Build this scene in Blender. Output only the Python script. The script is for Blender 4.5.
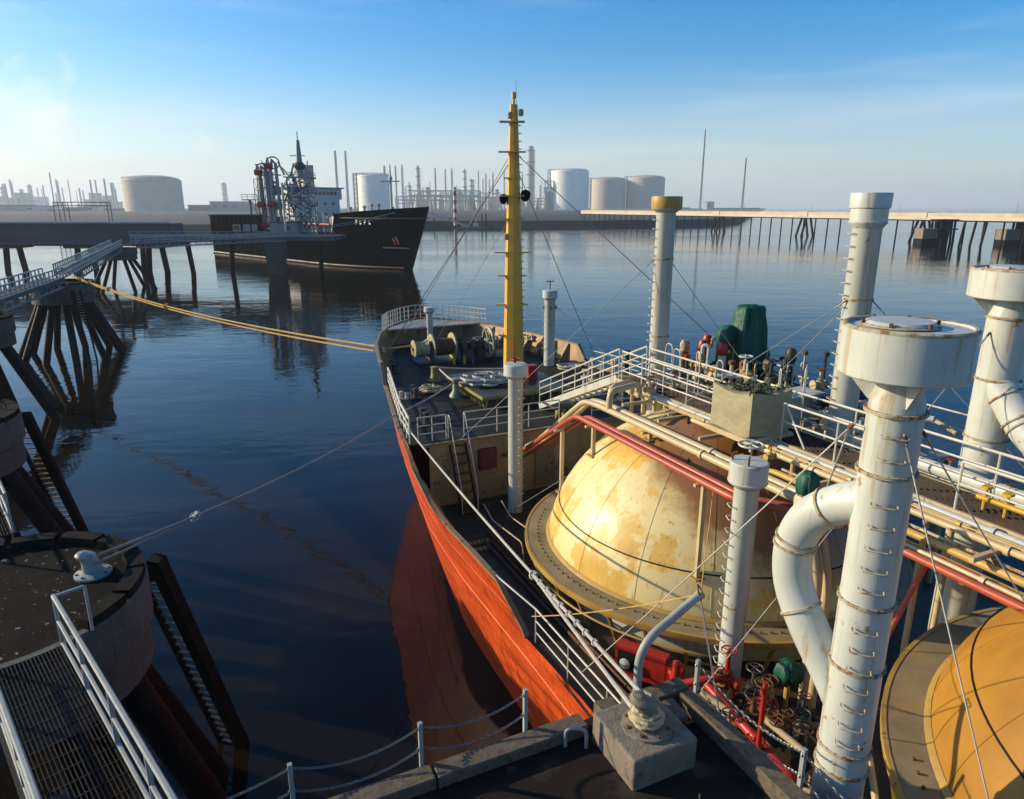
import bpy, bmesh, math, random
from mathutils import Vector, Matrix
for o in list(bpy.data.objects): bpy.data.objects.remove(o)
R = math.radians
rnd = random.Random(7)
SC = bpy.context.scene
COL = SC.collection

# ---------------------------------------------------------------- camera, sky, sun, exposure
PITCH = math.atan(192.5/690.0)
cam = bpy.data.objects.new('camera', bpy.data.cameras.new('camera'))
cam.data.sensor_width = 36.0; cam.data.lens = 36.0*690.0/1024.0
cam.data.clip_start = 0.1; cam.data.clip_end = 30000
cam.location = (0, 0, 16.0); cam.rotation_euler = (math.pi/2-PITCH, 0, 0)
COL.objects.link(cam); SC.camera = cam
SUN_EL, SUN_AZ = R(19), R(283)          # azimuth clockwise from +Y: light comes from the left
world = bpy.data.worlds.new('World'); SC.world = world; world.use_nodes = True
wn, wl = world.node_tree.nodes, world.node_tree.links
bg = wn['Background']
sky = wn.new('ShaderNodeTexSky'); sky.sky_type = 'NISHITA'; sky.sun_disc = False
sky.sun_elevation = SUN_EL; sky.sun_rotation = SUN_AZ
sky.air_density = 1.0; sky.dust_density = 1.0; sky.ozone_density = 4.0; sky.altitude = 0
tc = wn.new('ShaderNodeTexCoord')
mpn = wn.new('ShaderNodeMapping'); mpn.inputs['Scale'].default_value = (1.2, 1.2, 11.0)
nz = wn.new('ShaderNodeTexNoise'); nz.inputs['Scale'].default_value = 2.1; nz.inputs['Detail'].default_value = 5.0
rp = wn.new('ShaderNodeValToRGB'); rp.color_ramp.elements[0].position = 0.50; rp.color_ramp.elements[1].position = 0.78
rp.color_ramp.elements[0].color = (0, 0, 0, 1); rp.color_ramp.elements[1].color = (0.16, 0.16, 0.16, 1)
mx = wn.new('ShaderNodeMix'); mx.data_type = 'RGBA'; mx.inputs['B'].default_value = (7.2, 7.0, 6.9, 1)
wl.new(tc.outputs['Generated'], mpn.inputs['Vector']); wl.new(mpn.outputs['Vector'], nz.inputs['Vector'])
wl.new(nz.outputs['Fac'], rp.inputs['Fac']); wl.new(rp.outputs['Color'], mx.inputs['Factor'])
hsv = wn.new('ShaderNodeHueSaturation'); hsv.inputs['Saturation'].default_value = 1.42
wl.new(sky.outputs['Color'], hsv.inputs['Color']); wl.new(hsv.outputs['Color'], mx.inputs['A'])
# a thin veil of low cloud, the same all round the horizon
sxyz = wn.new('ShaderNodeSeparateXYZ'); wl.new(tc.outputs['Generated'], sxyz.inputs['Vector'])
vr = wn.new('ShaderNodeMapRange'); vr.interpolation_type = 'SMOOTHSTEP'; vr.inputs['From Min'].default_value = -0.02; vr.inputs['From Max'].default_value = 0.20
vr.inputs['To Min'].default_value = 0.80; vr.inputs['To Max'].default_value = 0.0; wl.new(sxyz.outputs['Z'], vr.inputs['Value'])
vm = wn.new('ShaderNodeMapping'); vm.inputs['Scale'].default_value = (0.9, 0.9, 9.0); wl.new(tc.outputs['Generated'], vm.inputs['Vector'])
vn = wn.new('ShaderNodeTexNoise'); vn.inputs['Scale'].default_value = 2.6; vn.inputs['Detail'].default_value = 6.0; wl.new(vm.outputs['Vector'], vn.inputs['Vector'])
vq = wn.new('ShaderNodeMapRange'); vq.inputs['From Min'].default_value = 0.3; vq.inputs['From Max'].default_value = 0.68; vq.inputs['To Min'].default_value = 0.55; vq.inputs['To Max'].default_value = 1.15; wl.new(vn.outputs['Fac'], vq.inputs['Value'])
vx = wn.new('ShaderNodeMath'); vx.operation = 'MULTIPLY'; vx.use_clamp = True; wl.new(vr.outputs['Result'], vx.inputs[0]); wl.new(vq.outputs['Result'], vx.inputs[1])
veil = wn.new('ShaderNodeMix'); veil.data_type = 'RGBA'; veil.inputs['B'].default_value = (4.1, 4.2, 4.25, 1)
wl.new(vx.outputs[0], veil.inputs['Factor']); wl.new(mx.outputs['Result'], veil.inputs['A']); wl.new(veil.outputs['Result'], bg.inputs['Color'])
bg.inputs['Strength'].default_value = 0.132
sun = bpy.data.objects.new('sun', bpy.data.lights.new('sun', 'SUN'))
sun.data.energy = 5.0; sun.data.angle = R(0.53); sun.data.color = (1.0, 0.83, 0.56)
dvec = Vector((math.sin(SUN_AZ)*math.cos(SUN_EL), math.cos(SUN_AZ)*math.cos(SUN_EL), math.sin(SUN_EL)))
sun.rotation_euler = dvec.to_track_quat('Z', 'Y').to_euler()
sun.location = dvec*200; COL.objects.link(sun)
SC.view_settings.view_transform = 'Standard'; SC.view_settings.look = 'None'
SC.view_settings.gamma = 1.0; SC.view_settings.use_curve_mapping = False; SC.view_settings.exposure = 0.55
SC.cycles.max_bounces = 6; SC.cycles.volume_bounces = 2

# ---------------------------------------------------------------- materials
MATS = {}
def mat(name, base, rough=0.6, metal=0.0, var=0.25, vscale=1.5, second=None, sscale=1.2, sthr=0.55, swid=0.08,
        streak=None, stthr=0.6, bump=0.15, bscale=25.0, stretch=(1, 1, 1), spec=0.4, obj=False, tone=0.74, patch=None):
    base = tuple(c*tone for c in base); second = second and tuple(c*tone for c in second); streak = streak and tuple(c*tone for c in streak)
    m = bpy.data.materials.new(name); m.use_nodes = True
    n, l = m.node_tree.nodes, m.node_tree.links; p = n['Principled BSDF']
    geo = n.new('ShaderNodeTexCoord') if obj else n.new('ShaderNodeNewGeometry')
    pos = geo.outputs['Object'] if obj else geo.outputs['Position']
    def noise(scale, st=(1, 1, 1), detail=6.0, rough=0.6):
        mp = n.new('ShaderNodeMapping'); mp.inputs['Scale'].default_value = st; l.new(pos, mp.inputs['Vector'])
        t = n.new('ShaderNodeTexNoise'); t.inputs['Scale'].default_value = scale; t.inputs['Detail'].default_value = detail
        t.inputs['Roughness'].default_value = rough; l.new(mp.outputs['Vector'], t.inputs['Vector']); return t.outputs['Fac']
    def ramp(f, a, b, lo=0.0, hi=1.0):
        r = n.new('ShaderNodeMapRange'); r.inputs['From Min'].default_value = a; r.inputs['From Max'].default_value = b
        r.inputs['To Min'].default_value = lo; r.inputs['To Max'].default_value = hi; l.new(f, r.inputs['Value']); return r.outputs['Result']
    def mixc(f, a, b):
        x = n.new('ShaderNodeMix'); x.data_type = 'RGBA'
        for s, v in (('Factor', f), ('A', a), ('B', b)):
            if isinstance(v, (tuple, float)):
                x.inputs[s].default_value = v if isinstance(v, float) else (*v[:3], 1)
            else: l.new(v, x.inputs[s])
        return x.outputs['Result']
    lo = tuple(c*(1-var) for c in base); hi = tuple(min(1, c*(1+var*0.7)) for c in base)
    c = mixc(ramp(noise(vscale, stretch), 0.3, 0.7), lo, hi)
    if second: c = mixc(ramp(noise(sscale, stretch, 8.0, 0.65), sthr, sthr+swid), c, second)
    if streak: c = mixc(ramp(noise(2.2, (3.5, 3.5, 0.22), 6.0), stthr, stthr+0.16, 0.0, 0.85), c, streak)
    if patch:                                  # a rust-brown patch with a noisy edge round a point
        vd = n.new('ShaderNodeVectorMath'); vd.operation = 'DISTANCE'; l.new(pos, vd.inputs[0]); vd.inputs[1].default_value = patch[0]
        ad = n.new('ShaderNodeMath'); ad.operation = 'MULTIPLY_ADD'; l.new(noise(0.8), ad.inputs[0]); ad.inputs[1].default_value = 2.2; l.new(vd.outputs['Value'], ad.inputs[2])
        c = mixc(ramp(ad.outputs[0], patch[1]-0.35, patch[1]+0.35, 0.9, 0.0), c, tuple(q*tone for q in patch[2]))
    l.new(c, p.inputs['Base Color'])
    l.new(ramp(noise(vscale*3), 0.3, 0.7, max(0.05, rough-0.12), min(1, rough+0.12)), p.inputs['Roughness'])
    p.inputs['Metallic'].default_value = metal; p.inputs['Specular IOR Level'].default_value = spec
    if bump:
        b = n.new('ShaderNodeBump'); b.inputs['Strength'].default_value = bump; b.inputs['Distance'].default_value = 0.02
        l.new(noise(bscale, stretch), b.inputs['Height']); l.new(b.outputs['Normal'], p.inputs['Normal'])
    MATS[name] = m; return m
RUST = (0.17, 0.065, 0.022)
mat('white_paint', (0.57, 0.60, 0.55), 0.38, var=0.1, second=(0.34, 0.20, 0.07), sscale=2.8, sthr=0.635, swid=0.04, streak=(0.42, 0.27, 0.10), stthr=0.555, bump=0.08)
mat('grey_paint', (0.50, 0.53, 0.52), 0.45, var=0.15, second=RUST, sscale=3.0, sthr=0.68, streak=(0.33, 0.28, 0.20), stthr=0.62)
mat('rail_white', (0.60, 0.58, 0.50), 0.5, var=0.2, second=(0.30, 0.16, 0.06), sscale=4.0, sthr=0.64, bump=0)
mat('rust_flange', (0.50, 0.44, 0.30), 0.75, var=0.3, vscale=6, second=(0.30, 0.14, 0.04), sscale=7.0, sthr=0.5)
mat('rust', (0.16, 0.065, 0.025), 0.85, var=0.4, vscale=4, bump=0.3)
mat('mast_yellow', (0.80, 0.42, 0.05), 0.42, var=0.12, second=(0.36, 0.21, 0.04), sscale=3.0, sthr=0.62, streak=(0.34, 0.18, 0.04), stthr=0.62, bump=0.05)
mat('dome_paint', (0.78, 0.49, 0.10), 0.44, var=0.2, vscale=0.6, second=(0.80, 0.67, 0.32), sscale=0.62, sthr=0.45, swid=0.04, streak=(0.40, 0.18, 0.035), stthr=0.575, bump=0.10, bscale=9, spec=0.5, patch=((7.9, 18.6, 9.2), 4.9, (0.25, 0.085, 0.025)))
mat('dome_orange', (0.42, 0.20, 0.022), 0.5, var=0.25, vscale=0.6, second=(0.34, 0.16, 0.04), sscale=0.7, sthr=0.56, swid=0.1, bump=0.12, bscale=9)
mat('flange_plate', (0.30, 0.24, 0.13), 0.6, var=0.3, vscale=1.2, second=(0.40, 0.26, 0.08), sscale=1.6, sthr=0.55, swid=0.12, bump=0.2)
mat('flange_edge', (0.46, 0.29, 0.07), 0.6, var=0.25, second=RUST, sscale=3.0, sthr=0.6)
mat('hull_red', (0.78, 0.105, 0.018), 0.40, var=0.22, vscale=0.8, second=(0.36, 0.045, 0.012), sscale=1.5, sthr=0.50, swid=0.20, stretch=(0.45, 0.45, 2.4), streak=(0.26, 0.035, 0.012), stthr=0.53, bump=0.12, bscale=6)
mat('bulwark_buff', (0.42, 0.27, 0.13), 0.6, var=0.25, second=(0.20, 0.10, 0.04), sscale=1.6, sthr=0.60, streak=(0.20, 0.12, 0.06), stthr=0.58)
mat('cap_rail', (0.30, 0.20, 0.11), 0.6, var=0.25, second=RUST, sscale=3.0, sthr=0.56)
mat('focsle_deck', (0.034, 0.033, 0.026), 0.6, var=0.5, vscale=0.9, second=(0.06, 0.05, 0.035), sscale=1.8, sthr=0.58, bump=0.25, spec=0.10)
mat('main_deck', (0.045, 0.028, 0.020), 0.55, var=0.5, vscale=0.9, second=(0.09, 0.045, 0.025), sscale=1.5, sthr=0.55, bump=0.3)
mat('platform_grey', (0.34, 0.34, 0.31), 0.6, var=0.2, second=RUST, sscale=2.0, sthr=0.66)
mat('hatch_green', (0.06, 0.075, 0.05), 0.45, var=0.3, second=(0.12, 0.10, 0.04), sscale=2, sthr=0.6)
mat('bracket_yellow', (0.30, 0.25, 0.08), 0.6, var=0.3, second=RUST, sscale=5, sthr=0.6)
mat('winch_green', (0.30, 0.33, 0.22), 0.5, var=0.3, second=(0.10, 0.07, 0.03), sscale=5, sthr=0.58)
mat('winch_dark', (0.045, 0.05, 0.045), 0.5, var=0.5, second=(0.12, 0.07, 0.03), sscale=5, sthr=0.6)
mat('red_pipe', (0.46, 0.085, 0.04), 0.42, var=0.2, second=(0.50, 0.20, 0.12), sscale=2, sthr=0.6, swid=0.15, bump=0.05)
mat('locker_red', (0.17, 0.03, 0.02), 0.6, var=0.3)
mat('winch_cream', (0.46, 0.42, 0.25), 0.5, var=0.25, second=(0.14, 0.08, 0.03), sscale=4, sthr=0.58)
mat('winch_rope', (0.13, 0.075, 0.04), 0.9, var=0.4, vscale=6, bump=0.8, bscale=18)
mat('valve_red', (0.40, 0.022, 0.015), 0.4, var=0.25, bump=0.05)
mat('cream_pipe', (0.58, 0.46, 0.27), 0.45, var=0.15, second=(0.42, 0.25, 0.09), sscale=2.5, sthr=0.6, swid=0.15, bump=0.05)
mat('yellow_pipe', (0.55, 0.35, 0.08), 0.5, var=0.2, second=RUST, sscale=4, sthr=0.66, bump=0.05)
mat('yellow_bright', (0.62, 0.36, 0.02), 0.45, var=0.15, bump=0.05)
mat('dark_blue', (0.02, 0.03, 0.06), 0.45, var=0.3)
mat('canvas', (0.40, 0.36, 0.22), 0.9, var=0.15, vscale=3, bump=0.5, bscale=7, stretch=(1, 1, 3), spec=0.1)
mat('tarp_green', (0.008, 0.095, 0.062), 0.55, var=0.3, vscale=3, bump=1.0, bscale=6, stretch=(2.5, 2.5, 0.8), spec=0.3)
mat('net_olive', (0.08, 0.09, 0.05), 0.95, var=0.4, bump=0.8, bscale=20)
mat('rope_yellow', (0.62, 0.40, 0.14), 0.85, var=0.25, vscale=6, bump=0.7, bscale=30, spec=0.1)
mat('rope_white', (0.52, 0.50, 0.44), 0.9, var=0.2, vscale=6, bump=0.7, bscale=30, spec=0.1)
mat('rope_yellow_pale', (0.56, 0.47, 0.30), 0.9, var=0.3, vscale=6, bump=0.7, bscale=30, spec=0.1)
mat('rope_grey', (0.26, 0.27, 0.26), 0.9, var=0.3, vscale=6, bump=0.7, bscale=30, spec=0.1)
mat('wire', (0.16, 0.17, 0.18), 0.45, metal=0.6, var=0.2, bump=0)
mat('wire_light', (0.42, 0.42, 0.40), 0.45, metal=0.4, var=0.2, bump=0)
mat('concrete', (0.085, 0.100, 0.088), 0.85, var=0.25, vscale=1.5, second=(0.05, 0.045, 0.035), sscale=1.3, sthr=0.55, swid=0.12, streak=(0.04, 0.035, 0.03), stthr=0.55, bump=0.4, bscale=30)
mat('concrete_light', (0.25, 0.21, 0.16), 0.85, var=0.2, second=(0.12, 0.095, 0.07), sscale=3.0, sthr=0.52, swid=0.15, streak=(0.13, 0.10, 0.07), stthr=0.55, bump=0.7, bscale=22)
mat('dolphin_top', (0.016, 0.0145, 0.013), 0.9, var=0.4, vscale=2, second=(0.42, 0.40, 0.36), sscale=6.0, sthr=0.625, swid=0.03, bump=0.5, spec=0.04)
mat('asphalt', (0.028, 0.021, 0.016), 0.85, var=0.35, vscale=1.0, second=(0.07, 0.06, 0.05), sscale=1.6, sthr=0.55, swid=0.15, bump=0.4, bscale=60, spec=0.08)
mat('timber', (0.16, 0.12, 0.08), 0.8, var=0.4, vscale=2, stretch=(6, 6, 6), second=(0.06, 0.045, 0.03), sscale=1.5, sthr=0.5, swid=0.2, bump=0.5, bscale=10)
mat('timber_dark', (0.018, 0.017, 0.015), 0.9, spec=0.06, var=0.4, vscale=3, bump=0.5, bscale=14)
mat('steel_dark', (0.011, 0.011, 0.012), 0.6, spec=0.2, var=0.4, second=(0.06, 0.04, 0.025), sscale=2, sthr=0.6, bump=0.3)
mat('pile', (0.006, 0.0065, 0.0065), 0.7, var=0.4, second=(0.014, 0.016, 0.013), sscale=1.5, sthr=0.55, bump=0.4, bscale=8, spec=0.15)
mat('rail_grey', (0.34, 0.37, 0.36), 0.5, var=0.25, second=(0.22, 0.19, 0.14), sscale=4, sthr=0.62, bump=0.05)
mat('far_steel', (0.30, 0.32, 0.34), 0.6, var=0.2, vscale=0.2, bump=0)
mat('far_dark', (0.07, 0.08, 0.09), 0.7, var=0.3, vscale=0.2, bump=0)
mat('far_white', (0.66, 0.66, 0.62), 0.55, var=0.1, vscale=0.1, bump=0)
mat('far_red', (0.42, 0.06, 0.04), 0.6, var=0.2, bump=0)
mat('far_cream', (0.55, 0.47, 0.34), 0.6, var=0.2, vscale=0.15, bump=0)
mat('far_concrete', (0.50, 0.43, 0.34), 0.8, tone=0.95, var=0.12, vscale=0.08, streak=(0.36, 0.30, 0.24), stthr=0.6, bump=0)
mat('tank_white', (0.74, 0.74, 0.68), 0.5, tone=1.0, var=0.08, vscale=0.06, bump=0)
mat('jetty_blue', (0.09, 0.105, 0.12), 0.7, var=0.3, vscale=0.15, stretch=(0.3, 1, 3), bump=0)
mat('cabin_brown', (0.018, 0.012, 0.010), 0.8, spec=0.15, var=0.3, vscale=0.5, bump=0)
mat('hull_black', (0.002, 0.002, 0.0025), 0.8, spec=0.0, var=0.4, vscale=0.2, second=(0.014, 0.010, 0.008), sscale=0.25, sthr=0.6, swid=0.15, bump=0)
mat('hull_bottom', (0.035, 0.010, 0.008), 0.6, var=0.4, vscale=0.2, bump=0)
mat('glass_dark', (0.02, 0.025, 0.03), 0.1, var=0.1, bump=0, spec=0.6)
mat('land', (0.018, 0.022, 0.026), 0.9, var=0.4, vscale=0.03, bump=0)
# water
def water_mat():
    m = bpy.data.materials.new('water'); m.use_nodes = True
    n, l = m.node_tree.nodes, m.node_tree.links; p = n['Principled BSDF']
    p.inputs['Base Color'].default_value = (0.008, 0.006, 0.004, 1); p.inputs['Roughness'].default_value = 0.04
    p.inputs['IOR'].default_value = 1.333; p.inputs['Specular IOR Level'].default_value = 0.28
    g = n.new('ShaderNodeNewGeometry')
    def nz(scale, st, rot, det, rough=0.55):
        mp = n.new('ShaderNodeMapping'); mp.inputs['Scale'].default_value = st; mp.inputs['Rotation'].default_value = (0, 0, rot)
        l.new(g.outputs['Position'], mp.inputs['Vector'])
        t = n.new('ShaderNodeTexNoise'); t.inputs['Scale'].default_value = scale; t.inputs['Detail'].default_value = det
        t.inputs['Roughness'].default_value = rough; t.inputs['Distortion'].default_value = 0.4
        l.new(mp.outputs['Vector'], t.inputs['Vector']); return t.outputs['Fac']
    a = nz(0.16, (0.5, 1.0, 1), R(20), 3.0); b = nz(0.9, (0.6, 1, 1), R(-25), 3.0)
    calm = nz(0.018, (0.35, 1, 1), R(8), 2.0)
    # where a breeze touches the surface the small ripples are stronger
    mr = n.new('ShaderNodeMapRange'); mr.inputs['From Min'].default_value = 0.42; mr.inputs['From Max'].default_value = 0.62
    mr.inputs['To Min'].default_value = 0.25; mr.inputs['To Max'].default_value = 1.0; l.new(calm, mr.inputs['Value'])
    # the sheltered water by the dock is calmer than the open harbour
    sp = n.new('ShaderNodeSeparateXYZ'); l.new(g.outputs['Position'], sp.inputs['Vector'])
    md = n.new('ShaderNodeMapRange'); md.inputs['From Min'].default_value = 60; md.inputs['From Max'].default_value = 420
    md.inputs['To Min'].default_value = 1.0; md.inputs['To Max'].default_value = 2.2; l.new(sp.outputs['Y'], md.inputs['Value'])
    rr_ = n.new('ShaderNodeMapRange'); rr_.inputs['From Min'].default_value = 60; rr_.inputs['From Max'].default_value = 420
    rr_.inputs['To Min'].default_value = 0.035; rr_.inputs['To Max'].default_value = 0.075; l.new(sp.outputs['Y'], rr_.inputs['Value']); l.new(rr_.outputs['Result'], p.inputs['Roughness'])
    m0 = n.new('ShaderNodeMath'); m0.operation = 'MULTIPLY'; l.new(mr.outputs['Result'], m0.inputs[0]); l.new(md.outputs['Result'], m0.inputs[1])
    mu = n.new('ShaderNodeMath'); mu.operation = 'MULTIPLY'; l.new(b, mu.inputs[0]); l.new(m0.outputs[0], mu.inputs[1])
    b1 = n.new('ShaderNodeBump'); b1.inputs['Strength'].default_value = 1.0; b1.inputs['Distance'].default_value = 0.068
    l.new(a, b1.inputs['Height'])
    b2 = n.new('ShaderNodeBump'); b2.inputs['Strength'].default_value = 1.0; b2.inputs['Distance'].default_value = 0.036
    l.new(mu.outputs[0], b2.inputs['Height']); l.new(b1.outputs['Normal'], b2.inputs['Normal'])
    l.new(b2.outputs['Normal'], p.inputs['Normal'])
    MATS['water'] = m
water_mat()

# ---------------------------------------------------------------- mesh helpers
class MB:
    def __init__(s): s.v = []; s.f = []
    def add(s, vs, fs):
        o = len(s.v); s.v += [tuple(v) for v in vs]; s.f += [tuple(i+o for i in f) for f in fs]; return s
    def box(s, c, d, rz=0.0, m=None):
        x, y, z = d[0]/2, d[1]/2, d[2]/2
        vs = [Vector((a*x, b*y, e*z)) for e in (-1, 1) for b in (-1, 1) for a in (-1, 1)]
        if m is not None: vs = [m @ v for v in vs]
        elif rz: q = Matrix.Rotation(rz, 3, 'Z'); vs = [q @ v for v in vs]
        vs = [v+Vector(c) for v in vs]
        return s.add(vs, [(0, 2, 3, 1), (4, 5, 7, 6), (0, 1, 5, 4), (2, 6, 7, 3), (0, 4, 6, 2), (1, 3, 7, 5)])
    def bar(s, p0, p1, w, h):
        p0, p1 = Vector(p0), Vector(p1); d = p1-p0; q = d.to_track_quat('Y', 'Z').to_matrix()
        return s.box((p0+p1)/2, (w, d.length, h), m=q)
    def tube(s, pts, r, n=8, closed=False):
        pts = [Vector(p) for p in pts]; k = len(pts); rs = r if isinstance(r, (list, tuple)) else [r]*k
        tan = []
        for i in range(k):
            a = pts[i-1] if (i or closed) else pts[i]; b = pts[(i+1) % k] if (i < k-1 or closed) else pts[i]
            tan.append((b-a).normalized())
        up = Vector((0, 0, 1)) if abs(tan[0].z) < 0.9 else Vector((0, 1, 0))
        nx = tan[0].cross(up).normalized(); vs = []
        for i in range(k):
            nx = (nx-tan[i]*nx.dot(tan[i])).normalized(); ny = tan[i].cross(nx)
            for j in range(n):
                t = 2*math.pi*j/n; vs.append(pts[i]+(nx*math.cos(t)+ny*math.sin(t))*rs[i])
        fs = [(i*n+j, i*n+(j+1) % n, (i+1)*n+(j+1) % n, (i+1)*n+j) for i in range(k-1) for j in range(n)]
        if closed: fs += [((k-1)*n+j, (k-1)*n+(j+1) % n, (j+1) % n, j) for j in range(n)]
        else: fs += [tuple(range(n))[::-1], tuple(range((k-1)*n, k*n))]
        return s.add(vs, fs)
    def cyl(s, p0, p1, r0, r1=None, n=16): return s.tube([p0, p1], [r0, r0 if r1 is None else r1], n)
    def lathe(s, prof, c=(0, 0, 0), n=32, a0=0.0, a1=2*math.pi, caps=True):
        full = abs(a1-a0-2*math.pi) < 1e-6; m = n if full else n+1; vs = []
        for r, z in prof:
            for j in range(m):
                t = a0+(a1-a0)*j/n; vs.append((c[0]+r*math.cos(t), c[1]+r*math.sin(t), c[2]+z))
        fs = []
        for i in range(len(prof)-1):
            for j in range(n):
                k = (j+1) % m; fs.append((i*m+j, i*m+k, (i+1)*m+k, (i+1)*m+j))
        if full and caps:
            if prof[0][0] > 1e-4: fs.append(tuple(range(m))[::-1])
            if prof[-1][0] > 1e-4: fs.append(tuple(range((len(prof)-1)*m, len(prof)*m)))
        return s.add(vs, fs)
    def prism(s, poly, z0, z1):
        k = len(poly); vs = [(x, y, z0) for x, y in poly]+[(x, y, z1) for x, y in poly]
        return s.add(vs, [tuple(range(k))[::-1], tuple(range(k, 2*k))]+[(i, (i+1) % k, k+(i+1) % k, k+i) for i in range(k)])
    def mesh(s, name, m, smooth=True):
        me = bpy.data.meshes.new(name); me.from_pydata(s.v, [], s.f)
        b = bmesh.new(); b.from_mesh(me); bmesh.ops.remove_doubles(b, verts=b.verts, dist=1e-5)
        bmesh.ops.recalc_face_normals(b, faces=b.faces); b.to_mesh(me); b.free()
        if smooth:
            me.polygons.foreach_set('use_smooth', [True]*len(me.polygons)); 
            if smooth != 'cloth': me.set_sharp_from_angle(angle=R(38))
        if m: me.materials.append(MATS[m])
        return me
    def build(s, name, m, parent=None, smooth=True, **k):
        return place(s.mesh(name, m, smooth), name, parent, **k)
def place(me, name, parent=None, loc=None, rot=None, scale=None, label=None, cat=None, group=None, kind=None):
    o = bpy.data.objects.new(name, me); COL.objects.link(o); o.parent = parent
    if loc is not None: o.location = loc
    if rot is not None: o.rotation_euler = rot
    if scale is not None: o.scale = scale
    return tag(o, label, cat, group, kind)
def tag(o, label=None, cat=None, group=None, kind=None):
    if cat and not kind: kind = 'thing'
    for k, v in (('label', label), ('category', cat), ('group', group), ('kind', kind)):
        if v: o[k] = v
    return o
def empty(name, loc=(0, 0, 0), rz=0.0, parent=None, **k): return place(None, name, parent, loc, (0, 0, rz), **k)
def lerp(tab, x):
    if x <= tab[0][0]: return tab[0][1]
    for (a, u), (b, v) in zip(tab, tab[1:]):
        if x <= b: return u+(v-u)*(x-a)/(b-a)
    return tab[-1][1]
def smooth_path(pts, k=4):
    P = [Vector(p) for p in pts]; out = []
    for i in range(len(P)-1):
        a, b, c, d = P[max(i-1, 0)], P[i], P[i+1], P[min(i+2, len(P)-1)]
        for j in range(k):
            t = j/k; out.append(0.5*((2*b)+(c-a)*t+(2*a-5*b+4*c-d)*t*t+(3*b-a-3*c+d)*t**3))
    return out+[P[-1]]
def sag(a, b, s, n=24):
    a, b = Vector(a), Vector(b)
    return [a.lerp(b, i/n)-Vector((0, 0, 4*s*(i/n)*(1-i/n))) for i in range(n+1)]
def bend(pts, r, k=5):                      # a pipe route with rounded corners
    P = [Vector(p) for p in pts]; out = [P[0]]
    for i in range(1, len(P)-1):
        u = (P[i-1]-P[i]); w = (P[i+1]-P[i]); q = min(r, u.length*0.48, w.length*0.48)
        a = P[i]+u.normalized()*q; c = P[i]+w.normalized()*q
        for j in range(k+1):
            t = j/k; out.append(a*(1-t)**2+P[i]*2*t*(1-t)+c*t*t)
    return out+[P[-1]]
CACHE = {}
def shared(key, fn):
    if key not in CACHE: CACHE[key] = fn()
    return CACHE[key]
def resample(pts, step):
    P = [Vector(p) for p in pts]; out = []; 
    for a, b in zip(P, P[1:]):
        k = max(1, round((b-a).length/step))
        for j in range(k): out.append(a.lerp(b, j/k))
    return out+[P[-1]]
def railing(parent, pts, h=1.05, levels=(1.0, 0.66, 0.33), step=1.6, m='rail_white', r=0.022, pr=0.026, name='railing', skip_ends=False, lean=None, **k):
    """posts and rails along a path of foot points"""
    e = empty(name, parent=parent, **k) if name else parent
    P = resample(pts, step)
    for j, q in enumerate(P):
        me = shared(('post', h, pr, m), lambda: MB().cyl((0, 0, 0), (0, 0, h), pr, n=6).mesh('post', m))
        place(me, 'post', e, loc=q)
    for lv in levels:
        MB().tube([Vector(p)+Vector((0, 0, h*lv)) for p in pts], r if lv < 0.99 else r*1.25, 6).build('rail', m, e)
    return e
# ---------------------------------------------------------------- water and far ground
MB().add([(-6500, -300, 0), (6500, -300, 0), (6500, 9000, 0), (-6500, 9000, 0)], [(0, 1, 2, 3)]).build('water', 'water', kind='structure', label='calm dark blue harbour water with fine ripples')

# ================================================================ the gas tanker (local x = starboard, y = forward)
SZ = R(25)
def ship_to_world(x, y, z):
    c, s = math.cos(SZ), math.sin(SZ); x += 14.4
    return Vector((c*x-s*y, s*x+c*y, z))
TANKER = empty('gas_tanker', ship_to_world(0, 0, 0), SZ, label='red hulled gas tanker with yellow mast and cream domes, moored in the foreground', cat='ship')
Z_M, Z_F = 4.5, 7.2
T_TOP = [(-14, 6.95), (12, 6.95), (15.0, 7.1), (16.4, 7.4), (19.2, 7.65), (21, 7.72), (23.3, 7.6), (26.6, 7.25), (30, 6.6), (32.8, 6.05), (35, 5.8), (39, 4.95), (42, 3.95), (44, 2.95), (45.5, 1.75), (46.3, 0.75), (46.6, 0.06)]
T_MID = [(-14, 6.95), (15, 7.05), (20, 7.15), (24.3, 6.95), (28, 6.4), (32, 5.7), (36, 4.75), (39, 3.75), (42.5, 2.4)]
T_WL = [(-14, 6.3), (5, 6.2), (16, 6.02), (20, 6.0), (22.4, 5.92), (24.9, 5.6), (29.4, 4.9), (34.5, 4.05), (37.5, 2.9), (40, 1.6), (42.5, 0.08)]
T_ZT = [(-14, 4.62), (14.8, 4.62), (15.4, 5.1), (16.2, 5.75), (17.5, 5.9), (20, 6.05), (22.5, 6.45), (24.3, 6.95), (26, 7.25), (33.3, 7.3), (34.2, 8.3), (44, 8.42), (46.6, 8.5)]
def hb(y, z):
    top, zt = lerp(T_TOP, y), lerp(T_ZT, y)
    if y > 42.5:
        zs = (y-42.5)/4.1*8.6
        return max(0.03, top*max(0.0, (z-zs)/(zt-zs))**0.62) if z > zs else 0.03
    mid, w = lerp(T_MID, y), lerp(T_WL, y)
    if z <= 4.5: return w+(mid-w)*max(z, -1)/4.5
    return mid+(top-mid)*(z-4.5)/max(zt-4.5, 0.12)
ys = sorted(set([-14, -8, -2, 2]+[4+i for i in range(12)]+[14.8, 15.1, 15.4, 15.8, 16.2]+[16.5+0.5*i for i in range(16)]+[24.2, 24.3]+[25+0.5*i for i in range(17)]+[33.3, 33.6, 33.9, 34.2]+[34.5+0.5*i for i in range(16)]+[42.5+0.25*i for i in range(16)]+[46.5, 46.6]))
N = 12
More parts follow.
